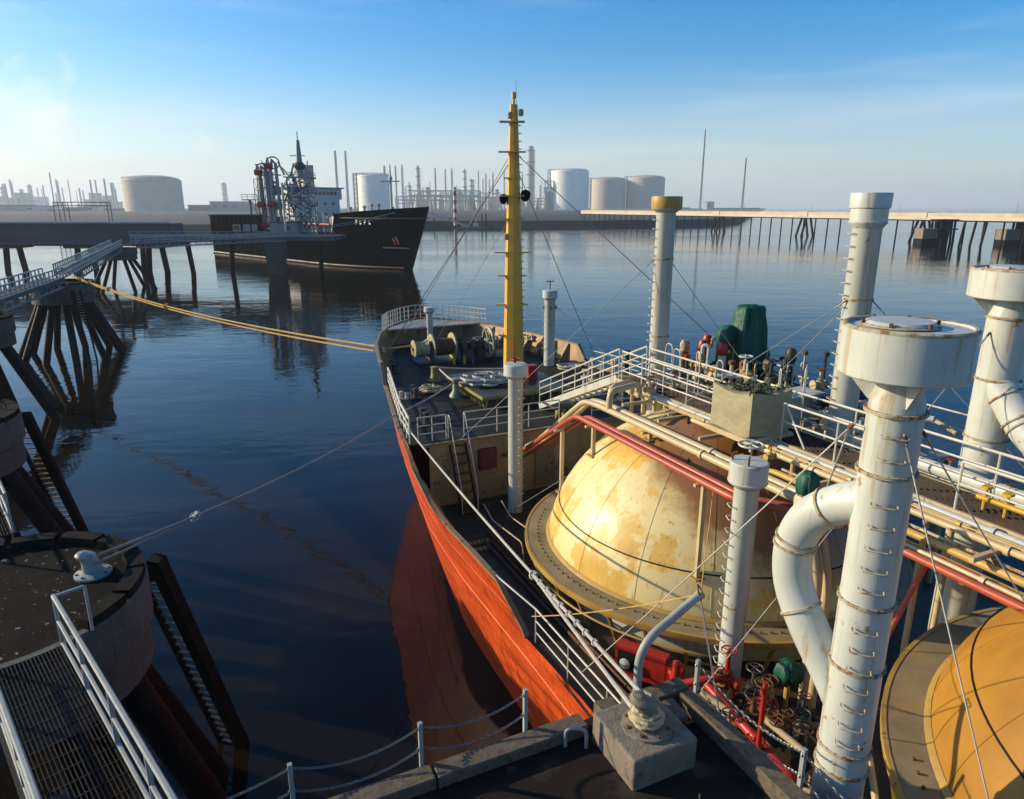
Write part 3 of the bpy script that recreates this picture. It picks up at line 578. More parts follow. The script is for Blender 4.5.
railing(TANKER, [(-0.62, 20.2, zc_), (-0.62, 15.4, zc_)], 1.05, (1.0, 0.66, 0.33), 1.2, r=0.026, pr=0.026)
MB().bar((-0.62, 12.6, zc_+1.0), (-0.62, 11.9, zc_+0.05), 0.04, 0.04).build('brace', 'rail_white', CW)
# hoops over the ladder ways
def hoop(parent, x, y, z, w, hgt, rz=0.0, m='rail_white', r=0.022):
    o = MB().tube(bend([(-w/2, 0, 0), (-w/2, 0, hgt), (w/2, 0, hgt), (w/2, 0, 0)], w*0.48, 6), r, 6).build('hoop', m, parent); o.location = (x, y, z); o.rotation_euler = (0, 0, rz); return o
for x, y, z, w, hh, rz in ((0.75, 18.9, 10.0, 0.45, 1.25, 1.4), (0.95, 19.6, 10.0, 0.5, 1.3, 1.4), (0.6, 17.6, 10.0, 0.35, 1.4, 1.2), (1.0, 17.0, 10.0, 0.3, 1.2, 1.5), (1.15, 14.6, 9.9, 0.28, 1.5, 0.9), (0.8, 15.6, 9.9, 0.22, 1.5, 0.9), (1.05, 13.6, 9.9, 0.25, 1.75, 0.6)): hoop(TANKER, x, y, z, w, hh, rz)
# stair from the forecastle to the catwalk
ST = empty('stair', parent=TANKER)
for x in (-0.62, 0.57):
    MB().bar((x, 26.6, 7.35), (x, 20.5, 10.0), 0.07, 0.26).build('stringer', 'white_paint', ST, smooth=False)
    railing(ST, [(x, 26.6, 7.4), (x, 20.4, 10.05)], 1.05, (1.0, 0.72, 0.44), 1.1, r=0.026, pr=0.026, name=None)
for i in range(14):
    t = (i+0.5)/14; MB().box((-0.02, 26.6-6.1*t, 7.35+2.65*t+0.03), (1.12, 0.26, 0.03)).build('tread', 'yellow_pipe', ST, smooth=False)
# valve: flanged body, bonnet, stem and handwheel
def valve(x, y, z, m='cream_pipe', s=1.0, wm='rust', rz=0.0, parent=TANKER, hgt=0.55):
    e = empty('valve', (x, y, z), rz, parent); e.scale = (s, s, s)
    b = MB().lathe([(0.02, -0.17), (0.13, -0.12), (0.17, 0.0), (0.13, 0.12), (0.06, 0.16), (0.05, hgt-0.1)], (0, 0, 0), 12)
    for q in (-1, 1): b.cyl((0, q*0.12, 0), (0, q*0.24, 0), 0.10, n=12); b.cyl((0, q*0.24, 0), (0, q*0.30, 0), 0.17, n=14)
    b.cyl((0, 0, 0.15), (0, 0, 0.20), 0.13, n=12)
    b.build('body', m, e); wheel(e, (0, 0, hgt), 0.17, wm, tr=0.018)
    return e
# ---------------------------------------------------------------- pipework
def pipe(pts, r, m, name='pipe', rad=0.25, n=14, flange=0, parent=TANKER):
    P = bend(pts, rad); o = MB().tube(P, r, n).build(name, m, parent)
    if flange:
        L = [Vector(p) for p in pts]; i = max(range(len(L)-1), key=lambda k: (L[k+1]-L[k]).length); d = (L[i+1]-L[i]); ln = d.length; d = d.normalized()
        q = flange
        while q < ln:
            c = L[i]+d*q; MB().tube([c-d*0.05, c-d*0.045, c+d*0.045, c+d*0.05], [r, r+0.035, r+0.035, r], n).build('flange', m, o); q += flange
    return o
for i, x in enumerate((-3.5, -3.22)):
    pipe([(x, 24.3, 6.2-0.15*i), (x, 22.6, 6.9-0.15*i), (x, 18.5-0.25*i, 9.5), (x, 11.1, 9.5), (x+1.35, 9.4, 9.45), (x+1.35, 3.0, 9.4), (x+1.35, -6, 9.4)], 0.085, 'red_pipe', rad=0.35, flange=4.4)
for i, x in enumerate((-2.62, -2.3)):
    pipe([(x-0.2, 24.3, 6.3), (x-0.2, 22.6, 7.2), (x-0.15, 19.2, 9.72), (x, 18.6, 9.72), (x, 9.9, 9.72), (x, 9.4, 8.0), (x, 9.4, 4.6)], 0.10, 'cream_pipe', rad=0.3, flange=5.2)
    pipe([(x, 17.9+0.45*i, 9.72), (x, 17.9+0.45*i, 10.35), (-1.2, 18.3+0.45*i, 10.35), (-1.2, 18.3+0.45*i, 9.9)], 0.10, 'cream_pipe', rad=0.32)
for i, (x, z) in enumerate(((-0.80, 9.93), (-0.98, 9.90), (-1.16, 9.86))):
    pipe([(x, 18.2-1.3*i, z), (x, -6, z)], 0.075, 'cream_pipe' if i else 'grey_paint', flange=3.7+0.4*i)
for x, z in ((-1.5, 9.55), (-1.78, 9.42)):
    pipe([(x, 12.9, 9.0), (x, 12.2, z), (x, 5.2, z), (x, -6, z)], 0.085, 'yellow_pipe', rad=0.4, flange=4.1)
for x, z, r in ((0.95, 10.12, 0.16), (1.3, 9.75, 0.11), (0.8, 9.7, 0.08)): pipe([(x, 11.6, z), (x, -6, z)], r, 'white_paint', flange=3.4, n=18)
for x, z, r in ((0.9, 9.55, 0.08), (1.15, 9.6, 0.07), (1.55, 9.5, 0.09)): pipe([(x, 20.0, z), (x, 12.0, z)], r, 'cream_pipe', flange=2.7)
for x, z, r, m_ in ((-1.32, 9.62, 0.035, 'rust_flange'), (-1.98, 9.50, 0.045, 'cream_pipe'), (-2.10, 9.36, 0.03, 'yellow_pipe'), (0.2, 9.66, 0.05, 'rust_flange'), (-0.2, 9.62, 0.06, 'cream_pipe'), (1.75, 9.45, 0.06, 'winch_dark'), (-1.24, 10.02, 0.022, 'yellow_pipe')):
    pipe([(x, 17.5 if x > -1.3 else 11.9, z), (x, -6, z)], r, m_, n=8, flange=2.3+r*9)
for i in range(13): MB().box((-0.45, 18.2-1.9*i, 9.74), (2.9, 0.09, 0.10)).build('cross_beam', 'cream_pipe', CW, smooth=False)
for i in range(12): valve(rnd.choice((-0.9, -1.1, -1.5, -1.75, 0.95, 1.3)), 12.0-1.35*i+rnd.uniform(-.4, .4), 10.02, rnd.choice(('cream_pipe', 'yellow_pipe', 'rust_flange', 'grey_paint')), 0.5, rnd.choice(('rust', 'winch_dark', 'valve_red')), 1.57, hgt=0.6)
# pipe stanchions that stand on the dome
for x, y, zt in ((-3.36, 17.6, 9.42), (-3.36, 12.4, 9.42), (-2.46, 15.9, 9.6), (-2.46, 12.0, 9.6), (-1.0, 16.6, 9.8), (-1.3, 13.6, 9.4), (-3.36, 19.6, 8.7)):
    s = empty('pipe_stand', parent=TANKER); z0 = dome_z(x, y)
    MB().bar((x, y, z0-0.05), (x, y, zt), 0.12, 0.09).build('post', 'cream_pipe', s, smooth=False)
    MB().box((x, y, zt-0.02), (0.62, 0.09, 0.07)).build('cross_head', 'cream_pipe', s, smooth=False)
    MB().box((x, y, z0+0.02), (0.3, 0.3, 0.05)).build('foot_plate', 'flange_edge', s, smooth=False)
MB().tube(smooth_path([(-1.0, 16.0, 9.9), (-1.3, 15.6, 9.62), (-1.9, 14.8, 9.3), (-2.3, 14.3, 9.15)], 5), 0.035, 8).build('hose', 'steel_dark', TANKER)
# manifold at the head of the catwalk
JP = empty('manifold', parent=TANKER)
MB().box((0.4, 18.7, 9.80), (2.6, 1.7, 0.10)).build('tray', 'cream_pipe', JP, smooth=False)
for x in (-0.7, 1.5): 
    for y in (18.1, 19.4): MB().cyl((x, y, dome_z(x, y)-0.05), (x, y, 9.76), 0.07, n=10).build('leg', 'cream_pipe', JP)
for i in range(9): valve(-0.75+0.33*i, 18.35+0.35*(i % 3), 10.05, ('cream_pipe', 'rust_flange', 'grey_paint')[i % 3], 0.7, 'rust', 0.6*i)
# starboard machinery deck with pumps, compressors and covered crane
MD = empty('machinery_platform', parent=TANKER)
MB().box((4.0, 16.6, 9.0), (4.4, 9.8, 0.12)).build('floor_plate', 'platform_grey', MD, smooth=False)
for x in (2.1, 5.9):
    for y in (12.2, 16.6, 21.0): MB().cyl((x, y, Z_M), (x, y, 8.95), 0.12, n=10).build('leg', 'cream_pipe', MD)
def pump(x, y, z, m, top, hh, s=1.0):
    e = empty('pump', (x, y, z), rnd.random()*3, TANKER); e.scale = (s, s, s)
    MB().lathe([(0.26, 0), (0.26, 0.06), (0.17, 0.1), (0.17, hh*0.5), (0.24, hh*0.52), (0.24, hh*0.56), (0.15, hh*0.6), (0.15, hh*0.9)], (0, 0, 0), 14).build('casing', m, e)
    MB().lathe([(0.17, hh*0.88), (0.19, hh*0.9), (0.19, hh*1.05), (0.12, hh*1.12), (0.04, hh*1.13)], (0, 0, 0), 14).build('motor_cap', top, e)
    MB().tube(bend([(0.1, 0, hh*0.4), (0.45, 0, hh*0.4), (0.45, 0, 0)], 0.15), 0.07, 8).build('discharge_pipe', m, e)
    return e
pump(2.9, 20.1, 9.06, 'cream_pipe', 'valve_red', 1.9); pump(3.35, 20.4, 9.06, 'grey_paint', 'valve_red', 2.0); pump(2.7, 20.9, 9.06, 'winch_dark', 'rust_flange', 1.8); pump(3.05, 19.2, 9.06, 'white_paint', 'valve_red', 1.95)
pump(4.7, 18.9, 9.06, 'winch_dark', 'cream_pipe', 1.75); pump(4.75, 17.6, 9.06, 'winch_dark', 'winch_dark', 1.8, 1.05); pump(4.2, 18.1, 9.06, 'winch_dark', 'rust_flange', 1.5); pump(3.3, 18.3, 9.06, 'cream_pipe', 'rust', 1.5)
for i in range(26): valve(1.9+3.0*rnd.random(), 13.0+7.6*rnd.random(), 9.5+0.9*rnd.random(), rnd.choice(('cream_pipe', 'winch_dark', 'rust_flange', 'yellow_pipe', 'winch_dark')), 0.8+0.6*rnd.random(), rnd.choice(('rust', 'winch_dark', 'rail_white')), 3*rnd.random())
for i in range(24):
    x, y = 1.9+3*rnd.random(), 12.6+8.0*rnd.random(); z = 9.3+1.1*rnd.random()
    pipe([(x, y, 9.0), (x, y, z), (x+rnd.uniform(-1, 1), y+rnd.uniform(-1, 1), z), (x+rnd.uniform(-.3, .3), y-rnd.uniform(1, 2), z+0.05)], rnd.choice((0.04, 0.06, 0.08)), rnd.choice(('cream_pipe', 'winch_dark', 'rust_flange', 'grey_paint')), rad=0.12, n=8)
for x, y in ((2.5, 17.3), (2.2, 18.6)):
    e = MB().lathe([(0.22, 0), (0.3, 0.15), (0.22, 0.3), (0.32, 0.45), (0.24, 0.62), (0.16, 0.8), (0.18, 0.95), (0.05, 1.0)], (0, 0, 0), 14).build('relief_valve', 'yellow_pipe', TANKER, loc=(x, y, 9.6))
pipe([(2.2, 14.2, 10.4), (4.0, 13.6, 10.6), (4.6, 13.4, 10.4), (4.6, 13.4, 9.1)], 0.16, 'dark_blue', rad=0.3)
MB().box((2.4, 15.1, 9.9), (1.5, 0.9, 1.0)).build('equipment_box', 'grey_paint', TANKER, smooth=False); MB().box((2.4, 15.1, 10.42), (1.56, 0.96, 0.05)).build('box_lid', 'rail_white', TANKER, smooth=False)
railing(TANKER, [(6.1, 21.4, 9.06), (6.1, 11.8, 9.06)], 1.0, (1.0, 0.5), 1.6)
for i in range(22):
    x, y, z = rnd.uniform(2.0, 5.2), rnd.uniform(15.2, 21.0), rnd.uniform(10.2, 11.3)
    e = empty('standpipe', (x, y, 9.06), rnd.random()*6, TANKER); mm = rnd.choice(('cream_pipe', 'winch_dark', 'rust_flange', 'grey_paint', 'winch_dark', 'yellow_pipe')); hh = z-9.06; rr = rnd.choice((0.03, 0.05, 0.07))
    MB().tube(bend([(0, 0, 0), (0, 0, hh), (0.22, 0, hh), (0.22, 0, hh-0.3)], 0.11) if i % 2 else [(0, 0, 0), (0, 0, hh)], rr, 8).build('riser', mm, e)
    MB().lathe([(rr, hh*0.55), (rr+0.05, hh*0.55), (rr+0.05, hh*0.6), (rr, hh*0.6)], n=10, caps=False).build('flange', mm, e)
    if not i % 2: MB().lathe([(rr, hh), (rr+0.06, hh), (rr+0.06, hh+0.12), (0.02, hh+0.16)], n=10).build('cap', rnd.choice(('rust', 'winch_dark', 'valve_red')), e)
# tarpaulin-covered crane head
def blob(parent, name, mt, rings, n=22, amp=0.06, seed=1, folds=7):
    """cloth draped over a frame: stacked rings with vertical folds"""
    r_ = random.Random(seed); ph = [r_.random()*6 for _ in range(4)]; vs = []; k = len(rings)
    for i, (cx, cy, z, rx, ry) in enumerate(rings):
        for j in range(n):
            t = 2*math.pi*j/n; w = 1+amp*(math.sin(folds*t+ph[0]+0.5*i)+0.6*math.sin((folds+4)*t+ph[1]-0.3*i))+amp*0.15*(r_.random()-0.5)
            sx = math.copysign(abs(math.cos(t))**0.7, math.cos(t)); sy = math.copysign(abs(math.sin(t))**0.7, math.sin(t))
            vs.append((cx+rx*w*sx, cy+ry*w*sy, z+amp*0.5*(r_.random()-0.5)))
    fs = [(i*n+j, i*n+(j+1) % n, (i+1)*n+(j+1) % n, (i+1)*n+j) for i in range(k-1) for j in range(n)]+[tuple(range(n))[::-1], tuple(range((k-1)*n, k*n))]
    return MB().add(vs, fs).build(name, mt, parent, smooth='cloth')
CR = empty('covered_crane', parent=TANKER)
MB().cyl((4.2, 19.3, 9.0), (4.2, 19.3, 9.9), 0.22, n=14).build('pedestal', 'rust_flange', CR)
blob(CR, 'tarpaulin', 'tarp_green', [(4.2, 19.3, 9.2, 0.5, 0.55), (4.2, 19.3, 9.6, 0.66, 0.66), (4.2, 19.3, 10.3, 0.64, 0.68), (4.22, 19.3, 10.9, 0.6, 0.66), (4.24, 19.3, 11.5, 0.52, 0.6), (4.28, 19.3, 11.65, 0.5, 0.56), (4.3, 19.3, 12.2, 0.44, 0.46), (4.32, 19.3, 12.42, 0.43, 0.45), (4.32, 19.3, 12.5, 0.34, 0.38), (4.32, 19.3, 12.52, 0.1, 0.1)], 48, 0.12, 3, 8)
blob(CR, 'tarpaulin', 'tarp_green', [(3.62, 19.6, 10.9, 0.1, 0.1), (3.6, 19.6, 11.0, 0.3, 0.34), (3.58, 19.6, 11.35, 0.36, 0.4), (3.6, 19.6, 11.65, 0.3, 0.34), (3.62, 19.6, 11.78, 0.1, 0.1)], 18, 0.06, 5)
MB().lathe([(0.16, -0.2), (0.22, 0), (0.16, 0.2)], (0, 0, 0), 10).build('sheave', 'winch_dark', CR, loc=(4.9, 19.0, 10.7))
# canvas-covered winch box on the catwalk
CB = empty('canvas_box', parent=TANKER)
def drape(name, mt, x0, x1, y0, y1, z0, z1):
    m = MB(); nu, nv = 14, 9; vs, fs = [], []; r_ = random.Random(4)
    per = [(x0, y1), (x0, y0), (x1, y0), (x1, y1)]
    ring = []
    for (a, b) in zip(per, per[1:]+per[:1]):
        for i in range(nu): ring.append((a[0]+(b[0]-a[0])*i/nu, a[1]+(b[1]-a[1])*i/nu, i/nu))
    k = len(ring); cx, cy = (x0+x1)/2, (y0+y1)/2
    for j in range(nv+1):
        t = j/nv
        for i, (x, y, f) in enumerate(ring):
            w = 0.034*math.sin(9*t+3*math.sin(math.pi*f))*math.sin(math.pi*f)+0.012*(r_.random()-0.5)
            o = 1+0.05*(1-t)*math.sin(math.pi*f)
            zz = z0+(z1-z0)*t-0.13*math.sin(math.pi*f)*t*t+0.03*math.sin(5*f+i*0.1)*(1-t)
            vs.append((cx+(x-cx)*(o+w), cy+(y-cy)*(o+w), zz))
    fs = [(j*k+i, j*k+(i+1) % k, (j+1)*k+(i+1) % k, (j+1)*k+i) for j in range(nv) for i in range(k)]
    o = len(vs); vs.append((cx, cy, z1-0.1)); fs += [(nv*k+i, nv*k+(i+1) % k, o) for i in range(k)]
    return m.add(vs, fs).build(name, mt, CB)
drape('cover', 'canvas', -1.45, -0.05, 13.0, 14.5, 10.12, 11.32)
MB().box((-0.75, 13.75, 10.03), (1.6, 1.7, 0.14)).build('base_frame', 'cream_pipe', CB, smooth=False)
nt = MB()
for i in range(46):
    a, b = rnd.uniform(-1.25, -0.2), rnd.uniform(13.15, 14.35); P = [(a, b, 11.2)]
    for j in range(5): P.append((P[-1][0]+rnd.uniform(-.14, .14), P[-1][1]+rnd.uniform(-.14, .14), 11.2+rnd.uniform(0, .16)))
    nt.tube(smooth_path(P, 3), 0.02, 5)
nt.build('heaped_net', 'net_olive', CB)
# yellow manifold on the catwalk
YM = empty('yellow_manifold', parent=TANKER)
pipe([(-0.1, 7.9, 10.25), (-0.1, 6.3, 10.25)], 0.06, 'yellow_bright', parent=YM)
for i in range(4): MB().cyl((-0.1, 7.75-0.42*i, 10.0), (-0.1, 7.75-0.42*i, 10.5), 0.035, n=8).build('valve_stub', 'yellow_bright', YM); MB().box((-0.1, 7.75-0.42*i, 10.5), (0.16, 0.16, 0.05)).build('cap', 'yellow_bright', YM)

# ---------------------------------------------------------------- windlass on the forecastle
WL = empty('windlass', parent=TANKER)
def drum(x0, x1, r, fr, m1, m2, y=38.1, z=8.05, name='rope_drum', n=28):
    e = MB(); prof = [(r, x0), (r, x1)]
    d = MB().cyl((x0, y, z), (x1, y, z), r, n=n).build(name, m2, WL)
    for x in (x0, x1): MB().cyl((x-0.04, y, z), (x+0.04, y, z), fr, n=n).build('drum_flange', m1, d)
    return d
def barrel(x0, x1, r, m1):
    k = 9; P = [(x0+(x1-x0)*i/k, 38.1, 8.05) for i in range(k+1)]; rr = [r*(1.0+0.45*abs(2*i/k-1)**2.2) for i in range(k+1)]
    o = MB().tube(P, rr, 24).build('warping_drum', m1, WL)
    for i in range(10):
        a = 2*math.pi*i/10; MB().tube([(x, 38.1+(q+0.015)*math.cos(a), 8.05+(q+0.015)*math.sin(a)) for (x, _, _), q in zip(P, rr)], 0.022, 5).build('whelp', m1, o)
barrel(-2.95, -2.1, 0.36, 'winch_cream'); barrel(3.4, 4.0, 0.30, 'winch_green')
drum(-1.85, -0.55, 0.50, 0.80, 'winch_cream', 'winch_rope'); drum(2.2, 2.3, 0.3, 0.4, 'winch_green', 'winch_dark')
MB().cyl((-3.0, 38.1, 8.05), (4.0, 38.1, 8.05), 0.09, n=12).build('shaft', 'winch_dark', WL)
for x, w, hh in ((-1.95, 0.18, 1.2), (-0.35, 0.3, 1.1), (0.3, 0.7, 1.0), (1.1, 0.5, 1.25), (1.75, 0.35, 1.1), (2.0, 0.16, 1.1), (3.2, 0.2, 1.1)):
    MB().add([(x-w/2, 37.5, Z_F), (x+w/2, 37.5, Z_F), (x+w/2, 38.7, Z_F), (x-w/2, 38.7, Z_F), (x-w/2, 37.85, Z_F+hh), (x+w/2, 37.85, Z_F+hh), (x+w/2, 38.35, Z_F+hh), (x-w/2, 38.35, Z_F+hh)], [(0, 1, 5, 4), (1, 2, 6, 5), (2, 3, 7, 6), (3, 0, 4, 7), (4, 5, 6, 7)]).build('bearing_frame', 'winch_dark', WL, smooth=False)
for x in (0.0, 0.55, 1.0, 1.5): MB().lathe([(0.22, 0), (0.24, 0.3), (0.18, 0.5), (0.08, 0.55)], (x, 37.6, Z_F+0.7), 14).build('motor', 'winch_green' if x > 1.2 else 'winch_dark', WL)
m = MB(); cg = Vector((2.75, 38.0, 8.25))
m.tube([(1.45, 37.3+0.85*math.cos(2*math.pi*i/32), 8.25+0.85*math.sin(2*math.pi*i/32)) for i in range(32)], 0.10, 8, True)
m.cyl((1.32, 37.3, 8.25), (1.58, 37.3, 8.25), 0.16, n=14)
for i in range(6): a = math.pi*i/3; m.tube([(1.45, 37.3, 8.25), (1.45, 37.3+0.82*math.cos(a), 8.25+0.82*math.sin(a))], 0.06, 6)
m.build('gear_wheel', 'winch_green', WL)
MB().box((0.4, 38.1, Z_F+0.06), (6.6, 1.7, 0.12)).build('bed_plate', 'winch_dark', WL, smooth=False)
for x, y in ((-0.9, 36.9), (0.2, 36.7), (-0.3, 36.8), (1.6, 36.9)): MB().lathe([(0.09, 0), (0.09, 0.35), (0.05, 0.4), (0.10, 0.42), (0.03, 0.5)], (x, y, Z_F), 10).build('brake_lever', 'yellow_bright' if x < 0 else 'winch_dark', WL)
pd = MB().lathe([(0.32, 0), (0.30, 0.1), (0.16, 0.3), (0.14, 0.75), (0.2, 0.8), (0.2, 0.9), (0.05, 0.92)], (-3.3, 30.2, Z_F), 14).build('roller_pedestal', 'winch_green', TANKER)
pd = MB().lathe([(0.34, 0), (0.32, 0.1), (0.2, 0.3), (0.18, 0.7), (0.24, 0.75), (0.05, 0.8)], (-3.2, 33.6, Z_F), 14).build('roller_pedestal', 'bracket_yellow', TANKER)
for x, y, hh in ((5.2, 31.5, 0.7), (4.4, 30.2, 0.6), (3.2, 29.0, 0.8), (5.4, 29.8, 0.9), (3.6, 26.4, 1.0), (2.2, 27.4, 0.9)): 
    MB().lathe([(0.2, 0), (0.2, 0.08), (0.11, 0.12), (0.11, hh), (0.2, hh+0.02), (0.2, hh+0.16), (0.03, hh+0.2)], (x, y, Z_F), 12).build('deck_vent', rnd.choice(('rust_flange', 'grey_paint', 'cream_pipe')), TANKER)
MB().lathe([(0.12, 0), (0.12, 1.2), (0.2, 1.25), (0.24, 1.4), (0.2, 1.6), (0.05, 1.66)], (5.95, 29.4, Z_F), 12).build('navigation_lamp', 'winch_dark', TANKER)
# ---------------------------------------------------------------- fittings on the port main deck
FX = empty('fire_station', parent=TANKER)
MB().box((-5.2, 12.07, 5.05), (1.3, 0.32, 0.78), rz=R(-56)).build('red_cabinet', 'valve_red', FX, smooth=False)
MB().box((-4.75, 11.4, 4.98), (0.5, 0.3, 0.6), rz=R(-56)).build('red_cabinet', 'valve_red', FX, smooth=False)
MB().box((-5.56, 12.24, 5.08), (0.42, 0.06, 0.5), rz=R(-56)).build('opening', 'steel_dark', FX, smooth=False)
MB().lathe([(0.05, 0), (0.14, 0.03), (0.14, 0.06), (0.04, 0.1)], n=12).build('hose_reel', 'grey_paint', FX, loc=(-5.6, 12.2, 5.08), rot=(R(90), 0, R(-56)))
HY = empty('hydrant', parent=TANKER)
MB().lathe([(0.22, 0), (0.22, 0.06), (0.12, 0.1), (0.14, 0.5), (0.18, 0.55), (0.12, 0.62), (0.15, 0.8), (0.09, 1.0), (0.10, 1.2), (0.04, 1.25)], (-5.0, 11.0, Z_M), 14).build('body', 'valve_red', HY)
for s in (-1, 1): MB().cyl((-5.0, 11.0, Z_M+0.7), (-5.0+0.1*s, 11.0+0.32*s, Z_M+0.7), 0.07, n=10).build('outlet', 'valve_red', HY)
pipe([(-5.3, 10.6, 5.0), (-4.9, 10.3, 5.75), (-5.15, 8.2, 5.75), (-5.0, 7.3, 5.5), (-4.8, 7.5, 4.6)], 0.10, 'valve_red', rad=0.4, n=14)
pipe([(-5.6, 10.6, 5.5), (-5.0, 10.1, 5.85), (-4.4, 9.9, 5.85), (-4.2, 9.9, 4.6)], 0.09, 'valve_red', rad=0.25)
valve(-4.4, 10.0, 5.75, 'valve_red', 1.0, 'valve_red', 0.4, hgt=0.75); valve(-4.0, 9.3, 5.4, 'valve_red', 1.1, 'rust', 1.0); valve(-5.2, 8.3, 5.25, 'valve_red', 1.0, 'valve_red', 0.3)
for i in range(15): valve(rnd.uniform(-5.6, -3.0), rnd.uniform(6.6, 10.2), 4.8+rnd.random()*0.7, rnd.choice(('winch_dark', 'rust', 'winch_green', 'yellow_pipe', 'winch_dark')), 0.7+0.5*rnd.random(), rnd.choice(('rust', 'winch_dark')), 3*rnd.random())
for i in range(16):
    x, y, z = rnd.uniform(-6.3, -3.0), rnd.uniform(6.0, 10.5), 4.6+0.8*rnd.random()
    pipe([(x, y, 4.5), (x, y, z), (x+rnd.uniform(-.8, .8), y-rnd.uniform(.5, 1.6), z), (x+rnd.uniform(-.8, .8), y-2.2, 4.6)], rnd.choice((0.03, 0.05, 0.07)), rnd.choice(('winch_dark', 'rust', 'cream_pipe', 'rust_flange')), rad=0.15, n=8)
for x, y, a in ((-5.35, 9.75, 0.9), (-4.7, 8.5, 1.2)): MB().tube([(x, y, 5.9), (x+0.5*math.cos(a), y-0.9*math.sin(a), 5.75)], 0.07, 10).build('sampling_pipe', 'cream_pipe', TANKER)
def small_tarp(x, y, z, s, seed):
    e = empty('covered_instrument', parent=TANKER); MB().cyl((x, y, z), (x, y, z+0.9), 0.06, n=8).build('stand', 'yellow_pipe', e)
    blob(e, 'cover', 'tarp_green', [(x, y, z+0.75, 0.1*s, 0.1*s), (x, y, z+0.8, 0.26*s, 0.26*s), (x, y, z+1.0, 0.30*s, 0.28*s), (x, y, z+1.2, 0.24*s, 0.24*s), (x, y, z+1.26, 0.1*s, 0.1*s)], 24, 0.13, seed)
small_tarp(-3.1, 9.45, 4.9, 0.9, 8); small_tarp(-3.52, 9.2, 9.62, 0.66, 9)
MB().lathe([(0.2, 8.2), (0.22, 9.9), (0.24, 10.3), (0.2, 10.38)], (-3.52, 9.2, 0), 16).build('instrument_column', 'cream_pipe', TANKER)
pipe([(-2.3, 7.9, 7.5), (-1.4, 7.8, 9.35)], 0.06, 'red_pipe'); pipe([(-5.3, 8.1, 7.3), (-5.3, 8.1, 4.6)], 0.05, 'valve_red')
for i in range(3): pipe([(-5.9+0.22*i, 20.5, 4.62), (-5.9+0.22*i, 5, 4.62)], 0.05, 'rust', n=8)
GW = empty('gangway_ladder', parent=TANKER)
for x in (-5.55, -4.85):
    MB().bar((x, 21.2, 4.62), (x, 17.6, 4.75), 0.06, 0.14).build('stringer', 'rust', GW, smooth=False)
    MB().tube(bend([(x, 21.4, 5.6), (x, 20.6, 5.3), (x, 18.2, 5.55), (x, 18.0, 4.7)], 0.2), 0.025, 6).build('handrail', 'rust_flange', GW)
for i in range(14): MB().box((-5.2, 21.1-0.26*i, 4.72+0.009*i), (0.66, 0.06, 0.05)).build('tread', 'rust', GW, smooth=False)
for i in range(9): bx = MB().box((-6.4+0.16*(i % 5), 20.6-0.5*(i//5), 4.56), (0.10, 0.22, 0.08)).build('pipe_clamp', 'bulwark_buff', TANKER, smooth=False)
# ================================================================ the loading dock under the camera
def dk(x, y, z): return ship_to_world(x, y, z)
DOCK = empty('dock', dk(-7.5, 8.0, 0), SZ, kind='structure')          # local: x <= 0 inland, y <= 0
MB().prism([(-24, -26), (0, -26), (0, 0), (-24, 0)], 7.3, 8.0).build('deck_slab', 'asphalt', DOCK, smooth=False)
for i in range(6):
    for j in range(4): MB().cyl((-0.8-4.4*i, -0.8-6*j, -1), (-0.8-4.4*i, -0.8-6*j, 7.35), 0.4, n=12).build('pile', 'pile', DOCK)
def timber(parent, a, b, w, hgt, m='timber', name='kerb_timber'):
    o = MB().bar(a, b, w, hgt).build(name, m, parent, smooth=False)
    bv = o.modifiers.new('b', 'BEVEL'); bv.width = 0.02; bv.segments = 1; return o
for i in range(9): timber(DOCK, (-0.16, -0.4-2.6*i, 8.14+0.012*(i % 2)), (-0.16, -2.97-2.6*i, 8.14+0.012*(i % 2)), 0.30, 0.28)
for i in range(8): timber(DOCK, (-2.0-2.5*i, -0.17, 8.10+0.01*(i % 2)), (-4.47-2.5*i, -0.17, 8.10+0.01*(i % 2)), 0.32, 0.20)
timber(DOCK, (-1.2, -0.17, 8.12), (-0.02, -0.17, 8.12), 0.32, 0.24)
timber(DOCK, (-1.55, -0.12, 7.2), (-1.55, -0.12, 8.30), 0.34, 0.24, name='fender_block')
timber(DOCK, (-0.75, -0.9, 8.24), (-0.75, -0.45, 8.24), 0.5, 0.12, name='packing_timber')
for x, y in ((-1.75, -0.5), (-2.3, -0.45)):
    o = MB().tube(bend([(0, -0.16, 0), (0, -0.16, 0.34), (0, 0.16, 0.34), (0, 0.16, 0)], 0.12), 0.028, 8).build('grab_hoop', 'rail_grey', DOCK); o.location = (x, y, 8.0); o.rotation_euler = (0, 0, R(60))
